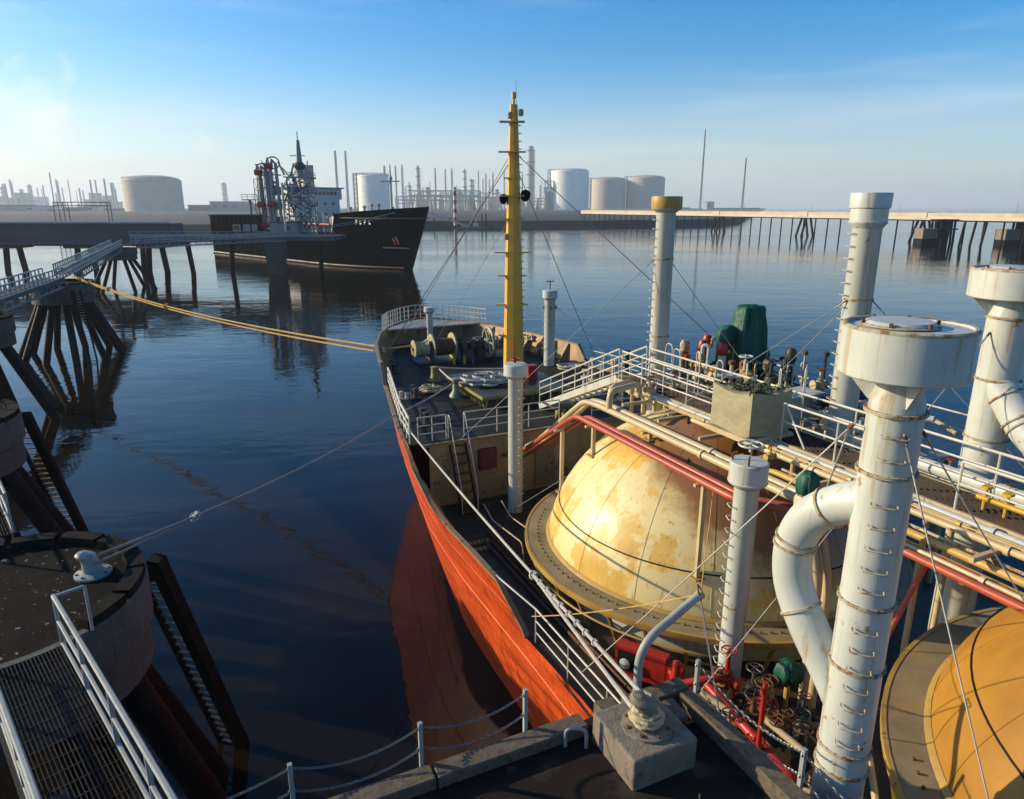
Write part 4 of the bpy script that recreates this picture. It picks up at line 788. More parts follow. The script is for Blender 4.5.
# concrete plinth and its bollard
PL = MB().box((0, 0, 0.30), (1.12, 1.12, 0.54)).build('bollard_plinth', 'concrete_light', smooth=False, loc=dk(-8.93, 7.03, 7.93), rot=(0, 0, SZ), label='square concrete plinth carrying the bollard at the dock corner', cat='plinth')
bv = PL.modifiers.new('b', 'BEVEL'); bv.width = 0.035; bv.segments = 2
def bollard(loc, rz, label, lean=0.12, m='rail_grey'):
    e = empty('mooring_bollard', loc, rz, label=label, cat='bollard', group='mooring bollards')
    MB().lathe([(0.38, 0), (0.38, 0.05), (0.30, 0.07), (0.20, 0.10)], (0, 0, 0), 28).build('base_flange', m, e)
    rings = [(0.0, 0.08, 0.21), (0.02, 0.3, 0.18), (0.04, 0.38, 0.18), (0.07, 0.44, 0.20), (0.09, 0.50, 0.205), (0.10, 0.55, 0.15), (0.10, 0.56, 0.03)]
    vs = [(dx+r*math.cos(2*math.pi*j/24), r*math.sin(2*math.pi*j/24), z+0.25*dx*math.cos(2*math.pi*j/24)) for dx, z, r in rings for j in range(24)]
    MB().add(vs, [(i*24+j, i*24+(j+1) % 24, i*24+24+(j+1) % 24, i*24+24+j) for i in range(6) for j in range(24)]+[tuple(range(144, 168))]).build('post', m, e)
    for k in range(8): a = k*math.pi/4; MB().cyl((0.32*math.cos(a), 0.32*math.sin(a), 0.04), (0.32*math.cos(a), 0.32*math.sin(a), 0.09), 0.03, n=6).build('bolt', 'rust', e)
    return e
BOL1 = dk(-8.90, 7.0, 8.49); bollard(BOL1, R(200), 'grey mooring bollard wrapped in rope on the concrete plinth', m='concrete_light')
BOL0 = Vector((-9.45, 13.95, 8.02)); bollard(BOL0, R(215), 'pale mooring bollard on the nearest round concrete dolphin', m='rail_grey')
def coil(name, c, r, th, turns, m, label, ratio=1.0, seed=1, rz=0.0, squash=0.6, wob=0.06):
    r_ = random.Random(seed); P = []
    for i in range(turns*18):
        t = 2*math.pi*i/18; f = i/(turns*18); q = r*(0.62+0.38*math.sin(3.1*f*turns*0.37+seed))+wob*(r_.random()-0.5)
        x, y = q*math.cos(t)*ratio, q*math.sin(t); z = th*0.9+f*th*turns*squash
        P.append((c[0]+x*math.cos(rz)-y*math.sin(rz), c[1]+x*math.sin(rz)+y*math.cos(rz), c[2]+z))
    return MB().tube(smooth_path(P, 2), th, 6).build(name, m, label=label, cat='rope')
# rope turns round the dock bollard
P = [(BOL1.x+(0.25-0.0012*i+0.02*math.sin(i*1.7))*math.cos(i*0.35)-0.0006*i, BOL1.y+(0.25-0.0012*i+0.02*math.sin(i*2.3))*math.sin(i*0.35), BOL1.z+0.12+0.0030*i+0.015*math.sin(i*0.9)) for i in range(130)]
MB().tube(P, 0.034, 7).build('rope_turns', 'rope_yellow_pale', label='white rope wound round the dock bollard', cat='rope')
coil('rope_coil', dk(-1.6, 29.9, 7.78), 0.95, 0.055, 12, 'rope_white', 'pale heap of coiled rope on the forecastle hatch', 1.4, 3, R(25), 0.5, 0.45)
coil('rope_coil', dk(-4.1, 31.6, 7.2), 0.55, 0.06, 7, 'rope_yellow_pale', 'round coil of tan rope on the deck beside the hatch', 1.1, 5, 0.0, 0.6, 0.2)
coil('rope_coil', dk(0.9, 26.9, 7.2), 0.55, 0.05, 5, 'rope_white', 'small white rope coil by the foot of the catwalk stair', 1.6, 7)
coil('rope_coil', dk(4.6, 33.0, 7.2), 0.6, 0.05, 6, 'rope_white', 'pale rope coil by the starboard forecastle rail', 1.2, 8)
# mooring lines
def rope(name, pts, r, m, label): return MB().tube(pts, r, 7).build(name, m, label=label, cat='rope', group='mooring lines')
def knot(parent, c, r, m):
    o = MB(); 
    for i in range(3): o.tube([(c[0]+r*math.cos(t)*(1 if i != 1 else .3), c[1]+r*math.sin(t)*(1 if i != 2 else .3), c[2]+r*math.sin(t+i)*0.8) for t in [2*math.pi*k/10 for k in range(10)]], r*0.45, 5, True)
    k = o.build('knot', m, parent); return k
a = dk(-7.05, 26.7, 7.55); b = BOL1+Vector((-0.02, 0.2, 0.36))
w1 = sag(a, b, 0.16, 30); r1 = rope('mooring_line', w1, 0.034, 'rope_white', 'white mooring line from the tanker bow down to the dock bollard')
b2 = BOL1+Vector((-0.22, 0.05, 0.28)); j = Vector(w1[23]); r2 = rope('mooring_line', sag(j, b2, 0.02, 10), 0.036, 'rope_white', 'shorter white rope leg spliced to the dock bollard line'); knot(r2, j, 0.07, 'rope_white')
for i in range(9): knot(r1, Vector(w1[23]).lerp(Vector(w1[28]), i/9), 0.045, 'rope_white')
a = dk(-6.95, 27.6, 7.5); b = BOL0+Vector((0.1, 0.15, 0.4)); w1 = sag(a, b, 0.30, 30)
r1 = rope('mooring_line', w1, 0.030, 'rope_grey', 'grey mooring line from the tanker bow to the nearest dolphin bollard'); knot(r1, w1[24], 0.10, 'rope_white')
rope('mooring_line', sag(w1[24], BOL0+Vector((0.15, -0.12, 0.32)), 0.03, 8), 0.030, 'rope_grey', 'short grey rope leg beside the nearest dolphin bollard')
D2P = Vector((-47.3, 75.0, 8.9))
for i in range(2):
    a = dk(-4.98, 38.9+0.25*i, 8.25-0.33*i); b = D2P+Vector((0.0, 0.0, -0.12*i)); w = sag(a, b, 0.75, 40)
    q = rope('mooring_line', w, 0.062, 'rope_yellow', ('upper', 'lower')[i]+' of the two yellow mooring hawsers running to the far dolphin')
    if i == 0:
        for k in (22, 32, 36, 38): knot(q, w[k], 0.17, 'rope_yellow')
    MB().tube([dk(-4.9, 38.9+0.2*i, 8.0-0.1*i), dk(-1.7+0.3*i, 38.1, 8.35)], 0.05, 6).build('mooring_line', 'rope_yellow', label=('yellow rope from the windlass drum to the port fairlead', 'second yellow rope from the windlass drum, just below the first')[i], cat='rope', group='mooring lines')
for a, b, lb in (((-6.9, 27.6, 7.5), (-3.3, 30.2, 7.95), 'grey rope led across the forecastle from the rail to the roller'), ((-3.3, 30.2, 7.95), (-3.0, 33.6, 7.9), 'pale rope between the two roller pedestals'), ((-3.0, 33.6, 7.9), (1.4, 31.8, 7.85), 'pale rope lying across the far edge of the hatch')):
    rope('deck_rope', sag(dk(*a), dk(*b), 0.08, 10), 0.04, 'rope_white', lb)
# davit on the dock edge
DV = empty('davit', dk(-8.25, 8.15, 8.0), 0, label='bent grey davit pole leaning over the tanker beside the plinth', cat='davit')
q = lambda x, y, z: dk(x, y, z)-dk(-8.25, 8.15, 8.0)
MB().tube(bend([q(-8.25, 8.15, 7.6), q(-8.25, 8.15, 8.95), q(-6.85, 8.35, 9.45)], 0.45, 8), 0.075, 14).build('pole', 'rail_grey', DV)
MB().tube([q(-6.93, 8.34, 9.42), q(-6.83, 8.353, 9.457)], 0.09, 14).build('end_cap', 'rust_flange', DV)
MB().tube(bend([q(-6.9, 8.3, 9.45), q(-7.0, 8.25, 9.6), q(-6.85, 8.45, 9.6), q(-6.8, 8.35, 9.45)], 0.05), 0.015, 6).build('eye', 'rust', DV)
MB().tube(sag(q(-6.85, 8.35, 9.4), q(-6.0, 8.0, 5.2), 0.0, 4), 0.014, 5).build('fall_line', 'rope_white', DV)
MB().tube(sag(q(-6.85, 8.35, 9.45), q(-7.2, 14.2, 5.65), 0.1, 10), 0.014, 5).build('guy_line', 'rope_yellow', DV)
MB().tube(sag(q(-6.85, 8.35, 9.45), q(-2.6, 12.9, 9.0), 0.1, 10), 0.012, 5).build('guy_line', 'rope_yellow', DV)
# chain fence on the dock edge
def chain(parent, a, b, s, pitch=0.062, wire_r=0.008):
    a, b = Vector(a), Vector(b); P = sag(a, b, s, 60); L = sum((P[i+1]-P[i]).length for i in range(60)); n = int(L/pitch); m = MB()
    for i in range(n):
        f = (i+0.5)/n; k = min(59, int(f*60)); c = P[k].lerp(P[k+1], f*60-k); d = (P[k+1]-P[k]).normalized()
        side = d.cross(Vector((0, 0, 1))).normalized(); up = d.cross(side)
        u = side if i % 2 else up
        ring = [c+d*(pitch*0.66*math.cos(t))+u*(0.017*math.sin(t)) for t in [2*math.pi*j/8 for j in range(8)]]
        m.tube(ring, wire_r, 4, True)
    return m.build('chain', 'wire', parent)
posts = [(-16.6, 8.05), (-13.9, 8.05), (-12.1, 8.05), (-10.42, 8.05)]
names = ['leftmost of the steel chain posts along the dock edge', 'second steel chain post from the left on the dock edge', 'third steel chain post from the left, near the bottom centre', 'steel chain post just left of the timber fender block']
posts2 = [(-7.55, 7.5), (-7.5, 5.36), (-7.5, 3.2)]
names2 = ['steel chain post on the dock edge right of the davit', 'steel chain post on the dock edge near the big vent', 'steel chain post farthest along the dock edge by the tanker']
for ps, nm in ((posts, names), (posts2, names2)):
    prev = None
    for (x, y), lb in zip(ps, nm):
        e = empty('chain_post', dk(x, y, 7.95), SZ, label=lb, cat='post', group='chain posts on the dock edge')
        MB().box((0, 0, 0.47), (0.06, 0.06, 0.94)).build('post', 'rail_grey', e, smooth=False)
        for z in (0.5, 0.85): MB().tube([(0.05*math.cos(t), 0, z+0.03*math.sin(t)) for t in [2*math.pi*k/8 for k in range(8)]], 0.01, 5, True).build('eye', 'wire', e)
        if prev:
            for z in (8.82, 8.45):
                c = chain(None, dk(prev[0], prev[1], z), dk(x, y, z), 0.20); tag(c, ('upper' if z > 8.6 else 'lower')+' chain ending at the '+lb.replace('steel ', '').replace('on the dock edge ', '').replace(' on the dock edge', ''), 'chain', 'chains along the dock edge')
        prev = (x, y)

# ================================================================ dolphins and walkways on the left
DOLS = [(-10.9, 12.9, 2.85), (-22.5, 25.3, 3.0), (-40.4, 50.6, 3.0), (-49.2, 76.0, 3.15), (-77.9, 139.5, 3.3)]
DLAB = ['nearest round concrete mooring dolphin, with a bollard and white bird droppings', 'second round concrete dolphin, cut by the left edge', 'small part of a dolphin at the left edge below the walkway', 'round dolphin on a fan of raking piles where the yellow hawsers end', 'far dolphin on splayed piles beneath the bend of the walkway']
for i, ((x, y, r), lb) in enumerate(zip(DOLS, DLAB)):
    e = empty('mooring_dolphin', (x, y, 0), 0, label=lb, cat='dolphin', group='mooring dolphins')
    MB().lathe([(r*0.94, 5.95), (r*0.96, 5.97), (r*0.96, 6.9), (r*1.0, 6.98), (r*1.0, 7.92), (r*0.99, 8.0), (0, 8.0)], n=48).build('cap', 'concrete', e)
    MB().lathe([(0, 8.004), (r*0.93, 8.004)], n=48, caps=False).build('top_surface', 'dolphin_top', e)
    nk = 15
    for k in range(nk):
        a = 2*math.pi*(k+0.06)/nk; b = 2*math.pi*(k+0.94)/nk
        if i == 0 and not (R(-35) < ((a+math.pi) % (2*math.pi))-math.pi < R(150)): continue
        m = MB(); P = [a+(b-a)*t/4 for t in range(5)]
        m.add([(q*math.cos(t), q*math.sin(t), z) for t in P for q, z in ((r*0.86, 8.0), (r*0.86, 8.2), (r*0.985, 8.2), (r*0.985, 8.0))], [(4*u+v, 4*u+(v+1) % 4, 4*u+4+(v+1) % 4, 4*u+4+v) for u in range(4) for v in range(4)]+[(0, 1, 2, 3), (19, 18, 17, 16)])
        m.build('kerb_block', 'timber_dark', e, smooth=False)
    npile = (8, 8, 8, 11, 6)[i]
    for k in range(npile):
        a = 2*math.pi*(k+0.3)/npile; r0, r1 = r*0.72, r*(1.55 if i != 0 else 1.45)
        if i == 4: r1 = r*1.7
        MB().cyl((r1*1.12*math.cos(a), r1*1.12*math.sin(a), -1), (r0*math.cos(a), r0*math.sin(a), 6.0), 0.36, n=12).build('raking_pile', 'pile', e)
    if i in (0, 1, 3):
        # fender ladder: two timbers with rungs
        (ax, ay, az), (bx, by, bz) = [((2.05, 2.55, 7.6), (2.6, 4.95, -0.6)), ((2.0, 2.55, 7.6), (1.3, 6.2, -0.6)), None, ((2.4, -2.2, 7.4), (3.9, -3.6, -0.6))][i]
        f = empty('fender_ladder', parent=e); A, B = Vector((ax, ay, az)), Vector((bx, by, bz)); s = (B-A).cross(Vector((0, 0, 1))).normalized()
        for q_, wd in ((0.0, 0.30), (0.75, 0.12)): MB().bar(A+s*q_*-1, B+s*q_*-1, 0.16 if wd < 0.2 else 0.34, wd).build('timber', 'timber_dark', f, smooth=False)
        for k in range(26):
            c = A.lerp(B, 0.08+0.035*k); MB().bar(c-s*0.22, c-s*0.75, 0.05, 0.05).build('rung', 'rust_flange', f, smooth=False)
        MB().bar(A+Vector((0, 0, -0.3)), Vector((ax*0.72, ay*0.72, 7.3)), 0.3, 0.4).build('bracket', 'timber_dark', f, smooth=False)
# walkways: each span has grating, stringers and its own railings
def walkway(a, b, w, z, label, step=1.5, rails='LR', fine=False, m='rail_grey', hgt=1.05, rr=0.028, gap=0.06, truss=False, trim=(0, 0)):
    A, B = Vector((a[0], a[1], 0)), Vector((b[0], b[1], 0)); L = (B-A).length; rz = math.atan2(B.y-A.y, B.x-A.x)
    e = empty('walkway', (a[0], a[1], z), rz, label=label, cat='walkway', group='walkways between the dolphins')
    for s in (-1, 1): MB().box((L/2, s*w/2, -0.12), (L, 0.10, 0.30)).build('stringer', 'steel_dark' if fine else 'jetty_blue', e, smooth=False)
    g_ = MB()
    if fine:
        for i in range(int(w/gap)): g_.box((L/2, -w/2+gap*(i+0.5), 0), (L-0.05, 0.012, 0.04))
        for i in range(int(L/0.34)): g_.box((0.08+0.34*i, 0, 0.004), (0.014, w-0.12, 0.03))
        g_.build('grating', 'steel_dark', e, smooth=False, kind='stuff')
    else:
        for i in range(int(L/1.2)): g_.box((0.6+1.2*i, 0, -0.02), (1.14, w-0.1, 0.05))
        g_.build('deck_panel', 'far_dark', e, smooth=False, kind='stuff')
    for s, nm in ((1, 'L'), (-1, 'R')):
        if nm in rails: railing(e, [(trim[0], s*(w/2-0.03), 0), (L-trim[1], s*(w/2-0.03), 0)], hgt, (1.0, 0.5, 0.06), step, m, rr, rr*1.1)
    if truss:
        for s in (-1, 1):
            MB().box((L/2, s*w/2, -0.9), (L, 0.16, 0.16)).build('lower_chord', 'far_steel', e, smooth=False)
            n = int(L/2.4)
            for i in range(n):
                x = L*i/n; MB().bar((x, s*w/2, -0.9), (x+L/n/2, s*w/2, -0.1), 0.08, 0.08).build('diagonal', 'far_steel', e, smooth=False); MB().bar((x+L/n/2, s*w/2, -0.1), (x+L/n, s*w/2, -0.9), 0.08, 0.08).build('diagonal', 'far_steel', e, smooth=False)
    return e
wk = walkway((-3.82, 5.6), (-8.88, 10.86), 1.25, 8.05, 'near steel grating walkway with handrails at the lower left', 1.75, fine=True, rr=0.034, trim=(0.3, 0.0))
MB().tube(bend([(7.27, -0.6, 1.05), (7.29, -1.1, 1.05), (7.29, -1.1, 0.1)], 0.05), 0.03, 6).build('return_rail', 'rail_grey', wk)
walkway((-12.9, 15.2), (-20.1, 23.3), 1.4, 8.15, 'walkway span behind the nearest dolphin, cut by the left edge', 1.6, fine=True, trim=(0.1, 0.1))
walkway((-23.8, 27.8), (-39.0, 48.5), 1.6, 8.6, 'walkway span leading off the left edge', 1.8)
walkway((-41.4, 53.2), (-48.5, 73.8), 1.9, 8.75, 'truss walkway arriving at the hawser dolphin from the left edge', 1.25, truss=True, rr=0.06)
walkway((-50.2, 78.3), (-76.8, 137.2), 1.9, 8.8, 'long truss walkway from the hawser dolphin to the far dolphin', 1.5, truss=True, rr=0.07)
walkway((-75.5, 141.0), (-55.5, 172.0), 2.0, 9.0, 'truss walkway from the far dolphin to the jetty head', 1.8, truss=True, rr=0.08)

# scraps left on the dock
MB().tube(smooth_path([dk(-9.0, 5.75, 8.02), dk(-8.9, 5.9, 8.05), dk(-8.8, 5.88, 8.02), dk(-8.68, 6.02, 8.03)], 5), 0.014, 6).build('rope_scrap', 'rope_yellow', label='short scrap of yellow rope lying on the dark dock deck', cat='rope')
# ================================================================ the far jetty and the dark tanker
def brg(u, d): return ((u-512)/716.4*d, d)             # bearing and distance to a ground point
JH = empty('jetty_platform', (-70, 172, 0), 0, label='dark jetty head platform on piles beside the black tanker', cat='jetty')
MB().box((2, 6, 8.6), (50, 12, 1.0)).build('deck', 'jetty_blue', JH, smooth=False)
MB().box((2, 0.1, 9.3), (50, 0.25, 0.5)).build('edge_beam', 'rail_grey', JH, smooth=False)
for i in range(5):
    x = -21+11.0*i
    for y in (2,): MB().cyl((x+(0.8 if i % 2 else -0.6), y, -1), (x, y, 8.2), 0.6, n=10).build('pile', 'pile', JH)
railing(JH, [(-23, 0.2, 9.1), (27, 0.2, 9.1)], 1.1, (1.0, 0.5), 2.4, 'rail_grey', 0.07, 0.07)
JD = empty('fender_dolphin', (-57, 170, 0), 0, label='square concrete fender block under the jetty head', cat='dolphin')
MB().add([(-2.2, -2, 6.5), (2.2, -2, 6.5), (2.2, 2, 6.5), (-2.2, 2, 6.5), (-1.6, -1.4, 0), (1.6, -1.4, 0), (1.6, 1.4, 0), (-1.6, 1.4, 0), (-2.2, -2, 8), (2.2, -2, 8), (2.2, 2, 8), (-2.2, 2, 8)], [(0, 1, 5, 4), (1, 2, 6, 5), (2, 3, 7, 6), (3, 0, 4, 7), (0, 1, 9, 8), (1, 2, 10, 9), (2, 3, 11, 10), (3, 0, 8, 11), (8, 9, 10, 11)]).build('block', 'concrete', JD, smooth=False)
CBN = empty('jetty_cabin', (-68.0, 177, 9.1), 0, label='dark brown flat roofed cabin on the jetty head', cat='cabin')
MB().box((0, 0, 2.45), (11.8, 5, 4.9)).build('wall', 'cabin_brown', CBN, smooth=False); MB().box((0, 0, 5.0), (12.4, 5.6, 0.3)).build('roof', 'far_dark', CBN, smooth=False)
for x, w in ((0.4, 1.8), (2.9, 1.6), (4.8, 1.2)):
    wd = MB().box((x, -2.53, 2.0), (w, 0.08, 1.5)).build('window', 'far_white', CBN, smooth=False); MB().box((x, -2.58, 2.0), (w-0.3, 0.05, 1.2)).build('pane', 'glass_dark' if x < 1 else 'far_steel', wd, smooth=False)
for x in range(-5, 6): MB().box((x*1.06, -2.53, 4.1), (0.1, 0.06, 1.4)).build('batten', 'far_dark', CBN, smooth=False)
SH = empty('control_hut', (-55.5, 174.5, 9.1), 0, label='small grey hut under the loading arms', cat='hut')
MB().box((0, 0, 1.6), (6.5, 3.4, 3.2)).build('wall', 'far_steel', SH, smooth=False); MB().box((0, 0, 3.3), (6.9, 3.8, 0.25)).build('roof', 'far_dark', SH, smooth=False); MB().box((1, -1.74, 1.9), (1.2, 0.06, 0.9)).build('window', 'glass_dark', SH, smooth=False)
PB = empty('pipe_bridge', (-84, 174, 0), 0, label='long dark pipe bridge entering from the left edge', cat='jetty')
MB().box((-70, 4, 9.4), (140, 7, 5.4)).build('enclosure', 'jetty_blue', PB, smooth=False)
for i, z in enumerate((12.2, 7.2)): MB().cyl((-140, 0.2-0.1*i, z), (0, 0.2-0.1*i, z), 0.35, n=8).build('pipe', ('far_steel', 'jetty_blue', 'far_dark', 'far_steel')[i], PB)
for i in range(8):
    x = -6-18*i
    for dx in (-1.6, 1.6): MB().cyl((x+dx*1.5, 4, -1), (x+dx, 4, 6.9), 0.7, n=10).build('pile', 'pile', PB)
    MB().box((x, 4, 6.5), (6, 7, 0.8)).build('crosshead', 'concrete', PB, smooth=False)
# lower roadway between pipe bridge and jetty head
MB().box((-6, 4, 8.1), (26, 6, 0.8)).build('link_deck', 'far_cream', JH, smooth=False, loc=(-24, 8, 0))
# loading arms: a lattice tower and two riser columns
def lattice(parent, x, y, z0, z1, w0, w1, m, r=0.12, n=8, name='leg'):
    for a, b in ((-1, -1), (1, -1), (1, 1), (-1, 1)): MB().tube([(x+a*w0, y+b*w0, z0), (x+a*w1, y+b*w1, z1)], r, 5).build(name, m, parent)
    for i in range(n):
        t0, t1 = i/n, (i+1)/n; za, zb = z0+(z1-z0)*t0, z0+(z1-z0)*t1; wa, wb = w0+(w1-w0)*t0, w0+(w1-w0)*t1
        for k, (a, b, c, d) in enumerate(((-1, -1, 1, -1), (1, -1, 1, 1), (1, 1, -1, 1), (-1, 1, -1, -1))):
            MB().tube([(x+a*wa, y+b*wa, za), (x+c*wb, y+d*wb, zb)], r*0.6, 4).build('brace', m, parent)
            MB().tube([(x+a*wb, y+b*wb, zb), (x+c*wb, y+d*wb, zb)], r*0.6, 4).build('strut', m, parent)
def w3(u, v, d): return Vector(((u-512)/716.4*d, d, 16-(v-207)*d/716.4))
LT = empty('loading_tower', (-53, 178, 0), 0, label='tall lattice loading tower topped by a slender mast', cat='tower')
lattice(LT, 0.8, 0, 9.1, 23.0, 2.6, 2.4, 'far_steel', 0.16, 6)
for z in (12.5, 16.5, 20.0, 23.0): MB().box((0.8, 0, z), (6.2, 5.6, 0.25)).build('platform', 'far_steel', LT, smooth=False); railing(LT, [(-2.3, -2.8, z), (3.9, -2.8, z), (3.9, 2.8, z)], 1.1, (1.0, 0.5), 1.5, 'far_steel', 0.06, 0.06)
MB().tube([(1.0, 0, 23), (1.0, 0, 25.0), (1.0, 0, 31.6)], [0.9, 0.85, 0.4], 10).build('mast', 'far_steel', LT); MB().lathe([(0.5, 24.4), (1.3, 25.2), (1.5, 25.8), (0.8, 26.6)], (1.0, 0, 0), 12).build('collar', 'far_dark', LT); MB().cyl((1.0, 0, 31.6), (1.0, 0, 33.6), 0.12, n=6).build('spike', 'far_steel', LT)
for i in range(34): MB().tube([(-2.2+rnd.random()*6, -2.9, 9.2+i*.38), (-2.2+rnd.random()*6, -2.9, 10.8+i*.38)], 0.14, 5).build('pipe', rnd.choice(('far_steel', 'far_dark', 'far_white')), LT)
for k, (dx, lb, hh) in enumerate(((-8.6, 'left loading arm with red joints and white riser on the jetty', 26.0), (-6.0, 'folded loading arm beside the lattice tower on the jetty', 27.5))):
    e = empty('jetty_loading_arm', (-53+dx, 177, 9.1), 0, label=lb, cat='loading arm', group='loading arms')
    MB().cyl((0, 0, 0), (0, 0, hh-10.5), 0.55, n=12).build('riser', 'far_white' if k else 'far_steel', e)
    MB().tube([(0.2, -0.6, hh-12), (0.9, -0.8, hh-9.5), (1.7, -0.8, hh-10.5), (2.1, -0.8, 2.0)], 0.4, 10).build('arm', 'far_steel', e)
    MB().tube([(-0.2, 0.6, hh-12), (-0.7, 0.6, hh-9), (-1.1, 0.6, 5.0)], 0.3, 8).build('arm', 'far_white', e)
    for z in (2.5, 7.5, hh-11): MB().cyl((-0.8, -0.9, z), (0.9, -0.9, z), 0.7, n=12).build('swivel_joint', 'far_red', e)
    MB().tube([(1.0+1.6*math.cos(t), -0.5, hh-10.3+1.4*math.sin(t)) for t in [2*math.pi*i/14 for i in range(14)]], 0.16, 6, True).build('sheave', 'far_red' if k == 0 else 'far_dark', e)
    lattice(e, -0.2, 0.2, 0, hh-12.5, 1.3, 1.1, 'far_dark', 0.08, 5)
for i in range(60):
    x, z = rnd.uniform(-7.5, 4.5), rnd.uniform(9.2, 24.5); k_ = rnd.random()
    q_ = (x+rnd.uniform(-1, 1)*(0.3 if k_ < 0.6 else 3), rnd.uniform(-3, 3), z+(rnd.uniform(2, 5) if k_ < 0.8 else 0.2))
    MB().tube([(x, rnd.uniform(-3, 3), z), q_], rnd.choice((0.10, 0.16, 0.24)), 5).build('pipe', rnd.choice(('far_steel', 'far_dark', 'far_white', 'far_dark', 'far_red')), LT)
for z in (12.0, 15.5, 19.0): MB().box((-4.6, 0.5, z), (4.2, 4.0, 0.25)).build('platform', 'far_dark', LT, smooth=False); MB().box((-4.6+rnd.uniform(-1, 1), 0, z+0.9), (1.6, 1.4, 1.6)).build('equipment', 'far_steel', LT, smooth=False)
LP = MB().cyl((0, 0, 0), (0, 0, 12.5), 0.28, n=8).build('lamp_column', 'far_white', label='thin white column in front of the lattice tower', cat='column', loc=(-55.0, 172.6, 9.1))
e = empty('work_platform', (-65, 178, 9.1), 0, label='small raised platform left of the loading arms', cat='platform'); MB().cyl((0, 0, 0), (0, 0, 8.5), 0.35, n=8).build('column', 'far_steel', e); MB().box((0, 0, 8.6), (3.0, 3.0, 0.25)).build('floor', 'far_steel', e); railing(e, [(-1.4, -1.4, 8.7), (1.4, -1.4, 8.7), (1.4, 1.4, 8.7)], 1.2, (1.0, 0.5), 1.2, 'far_steel', 0.06, 0.06)

# dark tanker: local y = forward, x = its starboard
DT = empty('dark_tanker', (-26.4, 184.5, 0), math.atan2(-0.70, -0.714)+0.0, label='black hulled tanker moored at the far jetty, bow to the right', cat='ship')
ang = math.atan2(-0.714, 0.70)-math.pi/2; DT.rotation_euler = (0, 0, ang)      # +y axis points along (0.70,-0.714)
def dth(y, t):           # half breadth of the dark hull, t 0 waterline .. 1 top
    f = max(0.0, min(1.0, (-y+8.3*t)/26.0)); top = 8.6*(1-(1-f)**2.1); wlv = 8.6*(1-(1-max(0.0, min(1, -y/30.0)))**1.7)
    return max(0.06, wlv+(top-wlv)*t**1.6) if -y+8.3*t > 0 else 0.06
def dtz(y): return lerp([(-110, 9.2), (-24.5, 9.2), (-23, 14.2), (-10, 15.0), (9, 16.1)], y)
yy = [-108, -90, -70, -50, -40, -32, -28, -24.5, -23, -22, -19, -16, -13, -10, -7, -5, -3, -1.5, -0.6, 0.0]
for side in (-1, 1):
    m = MB(); rows = []
    for y in yy:
        row = []
        for k in range(11):
            t = k/10; yo = y+8.3*t*max(0.0, min(1.0, 1+y/22.0)); z = -0.5+(dtz(yo)+0.5)*t; row.append((side*dth(yo, t), yo, z))
        rows.append(row)
    m.add([p for r_ in rows for p in r_], [(i*11+k, i*11+11+k, i*11+12+k, i*11+k+1) for i in range(len(yy)-1) for k in range(10)])
    m.build('hull', 'hull_black', DT)
m = MB(); st = [(0.02, y) for y in ()]
MB().prism([(dth(y, 1.0)-0.1, y) for y in (-108, -60, -24.6)]+[(-dth(y, 1.0)+0.1, y) for y in (-24.6, -60, -108)], 8.6, 8.8).build('main_deck', 'far_dark', DT, smooth=False)
fy = [-23, -20, -14, -10, -7, -4, 0, 4, 7]
MB().prism([(dth(y, 1.0)-0.15, y) for y in fy]+[(-dth(y, 1.0)+0.15, y) for y in reversed(fy)], 13.1, 13.3).build('forecastle_deck', 'far_dark', DT, smooth=False)
MB().box((0, -23.4, 11.0), (16.4, 0.3, 4.4)).build('bulkhead', 'far_white', DT, smooth=False)
MB().box((7.3, -24.8, 11.2), (0.4, 2.6, 4.6)).build('bulwark_end', 'far_white', DT, smooth=False)
m = MB().tube([(dth(y, 0.05)+0.05, y, 0.35) for y in (-108, -60, -30, -20, -12, -6, -2)], 0.35, 6); m.build('boot_topping', 'hull_bottom', DT)
for t_, z in ((0.62, 10.3), (0.36, 5.6)): MB().tube([(dth(y+8.3*t_*max(0, min(1, 1+y/22)), t_)+0.12, y+8.3*t_*max(0, min(1, 1+y/22)), z) for y in (-9, -6, -4, -2.6)], 0.10, 5).build('strake', 'far_steel', DT)
AN = empty('anchor', parent=DT)
for s in (-0.7, 0.7): MB().bar((dth(-3, 0.5)+0.45, -3.4+s, 8.6), (dth(-3, 0.5)+0.35, -2.2+s*1.3, 6.6), 0.35, 0.3).build('fluke', 'rust', AN, smooth=False)
# four unreadable white characters of the name on the bow
for i in range(4):
    y = -13.2+1.55*i; x = dth(y, 0.86)+0.10; lt = empty('name_letter', (x, y, 12.2), R(-4), DT)
    MB().box((0, -0.35, 0), (0.06, 0.3, 1.2)).build('stroke', 'far_white', lt, smooth=False)
    for z in ((0.45, -0.45) if i % 2 else (0.45, 0.0)): MB().box((0.001, 0.1, z), (0.06, 0.7, 0.28)).build('stroke', 'far_white', lt, smooth=False)
MB().lathe([(0.30, 0), (0.25, 10), (0.16, 13.5)], (0, -8, 13.2), 10).build('foremast', 'far_white', DT); MB().box((0, -8, 22.5), (5, 0.3, 0.3), rz=R(-45)).build('crosstree', 'far_white', DT); MB().lathe([(0.5, 0), (0.6, 0.5), (0.2, 1.3)], (0, -8, 22.8), 8).build('radar', 'far_white', DT)
for x, y, hh in ((3, -13, 3.0), (-3, -12, 2.2), (2, -18, 2.5), (-4, -20, 3), (0, -2, 1.6), (4, -22, 2.2)): MB().lathe([(0.35, 0), (0.35, hh), (0.6, hh+0.1), (0.6, hh+0.6), (0.1, hh+0.7)], (x, y, 13.2), 8).build('deck_vent', rnd.choice(('far_white', 'far_cream', 'far_steel')), DT)
BR = empty('bridge', parent=DT)
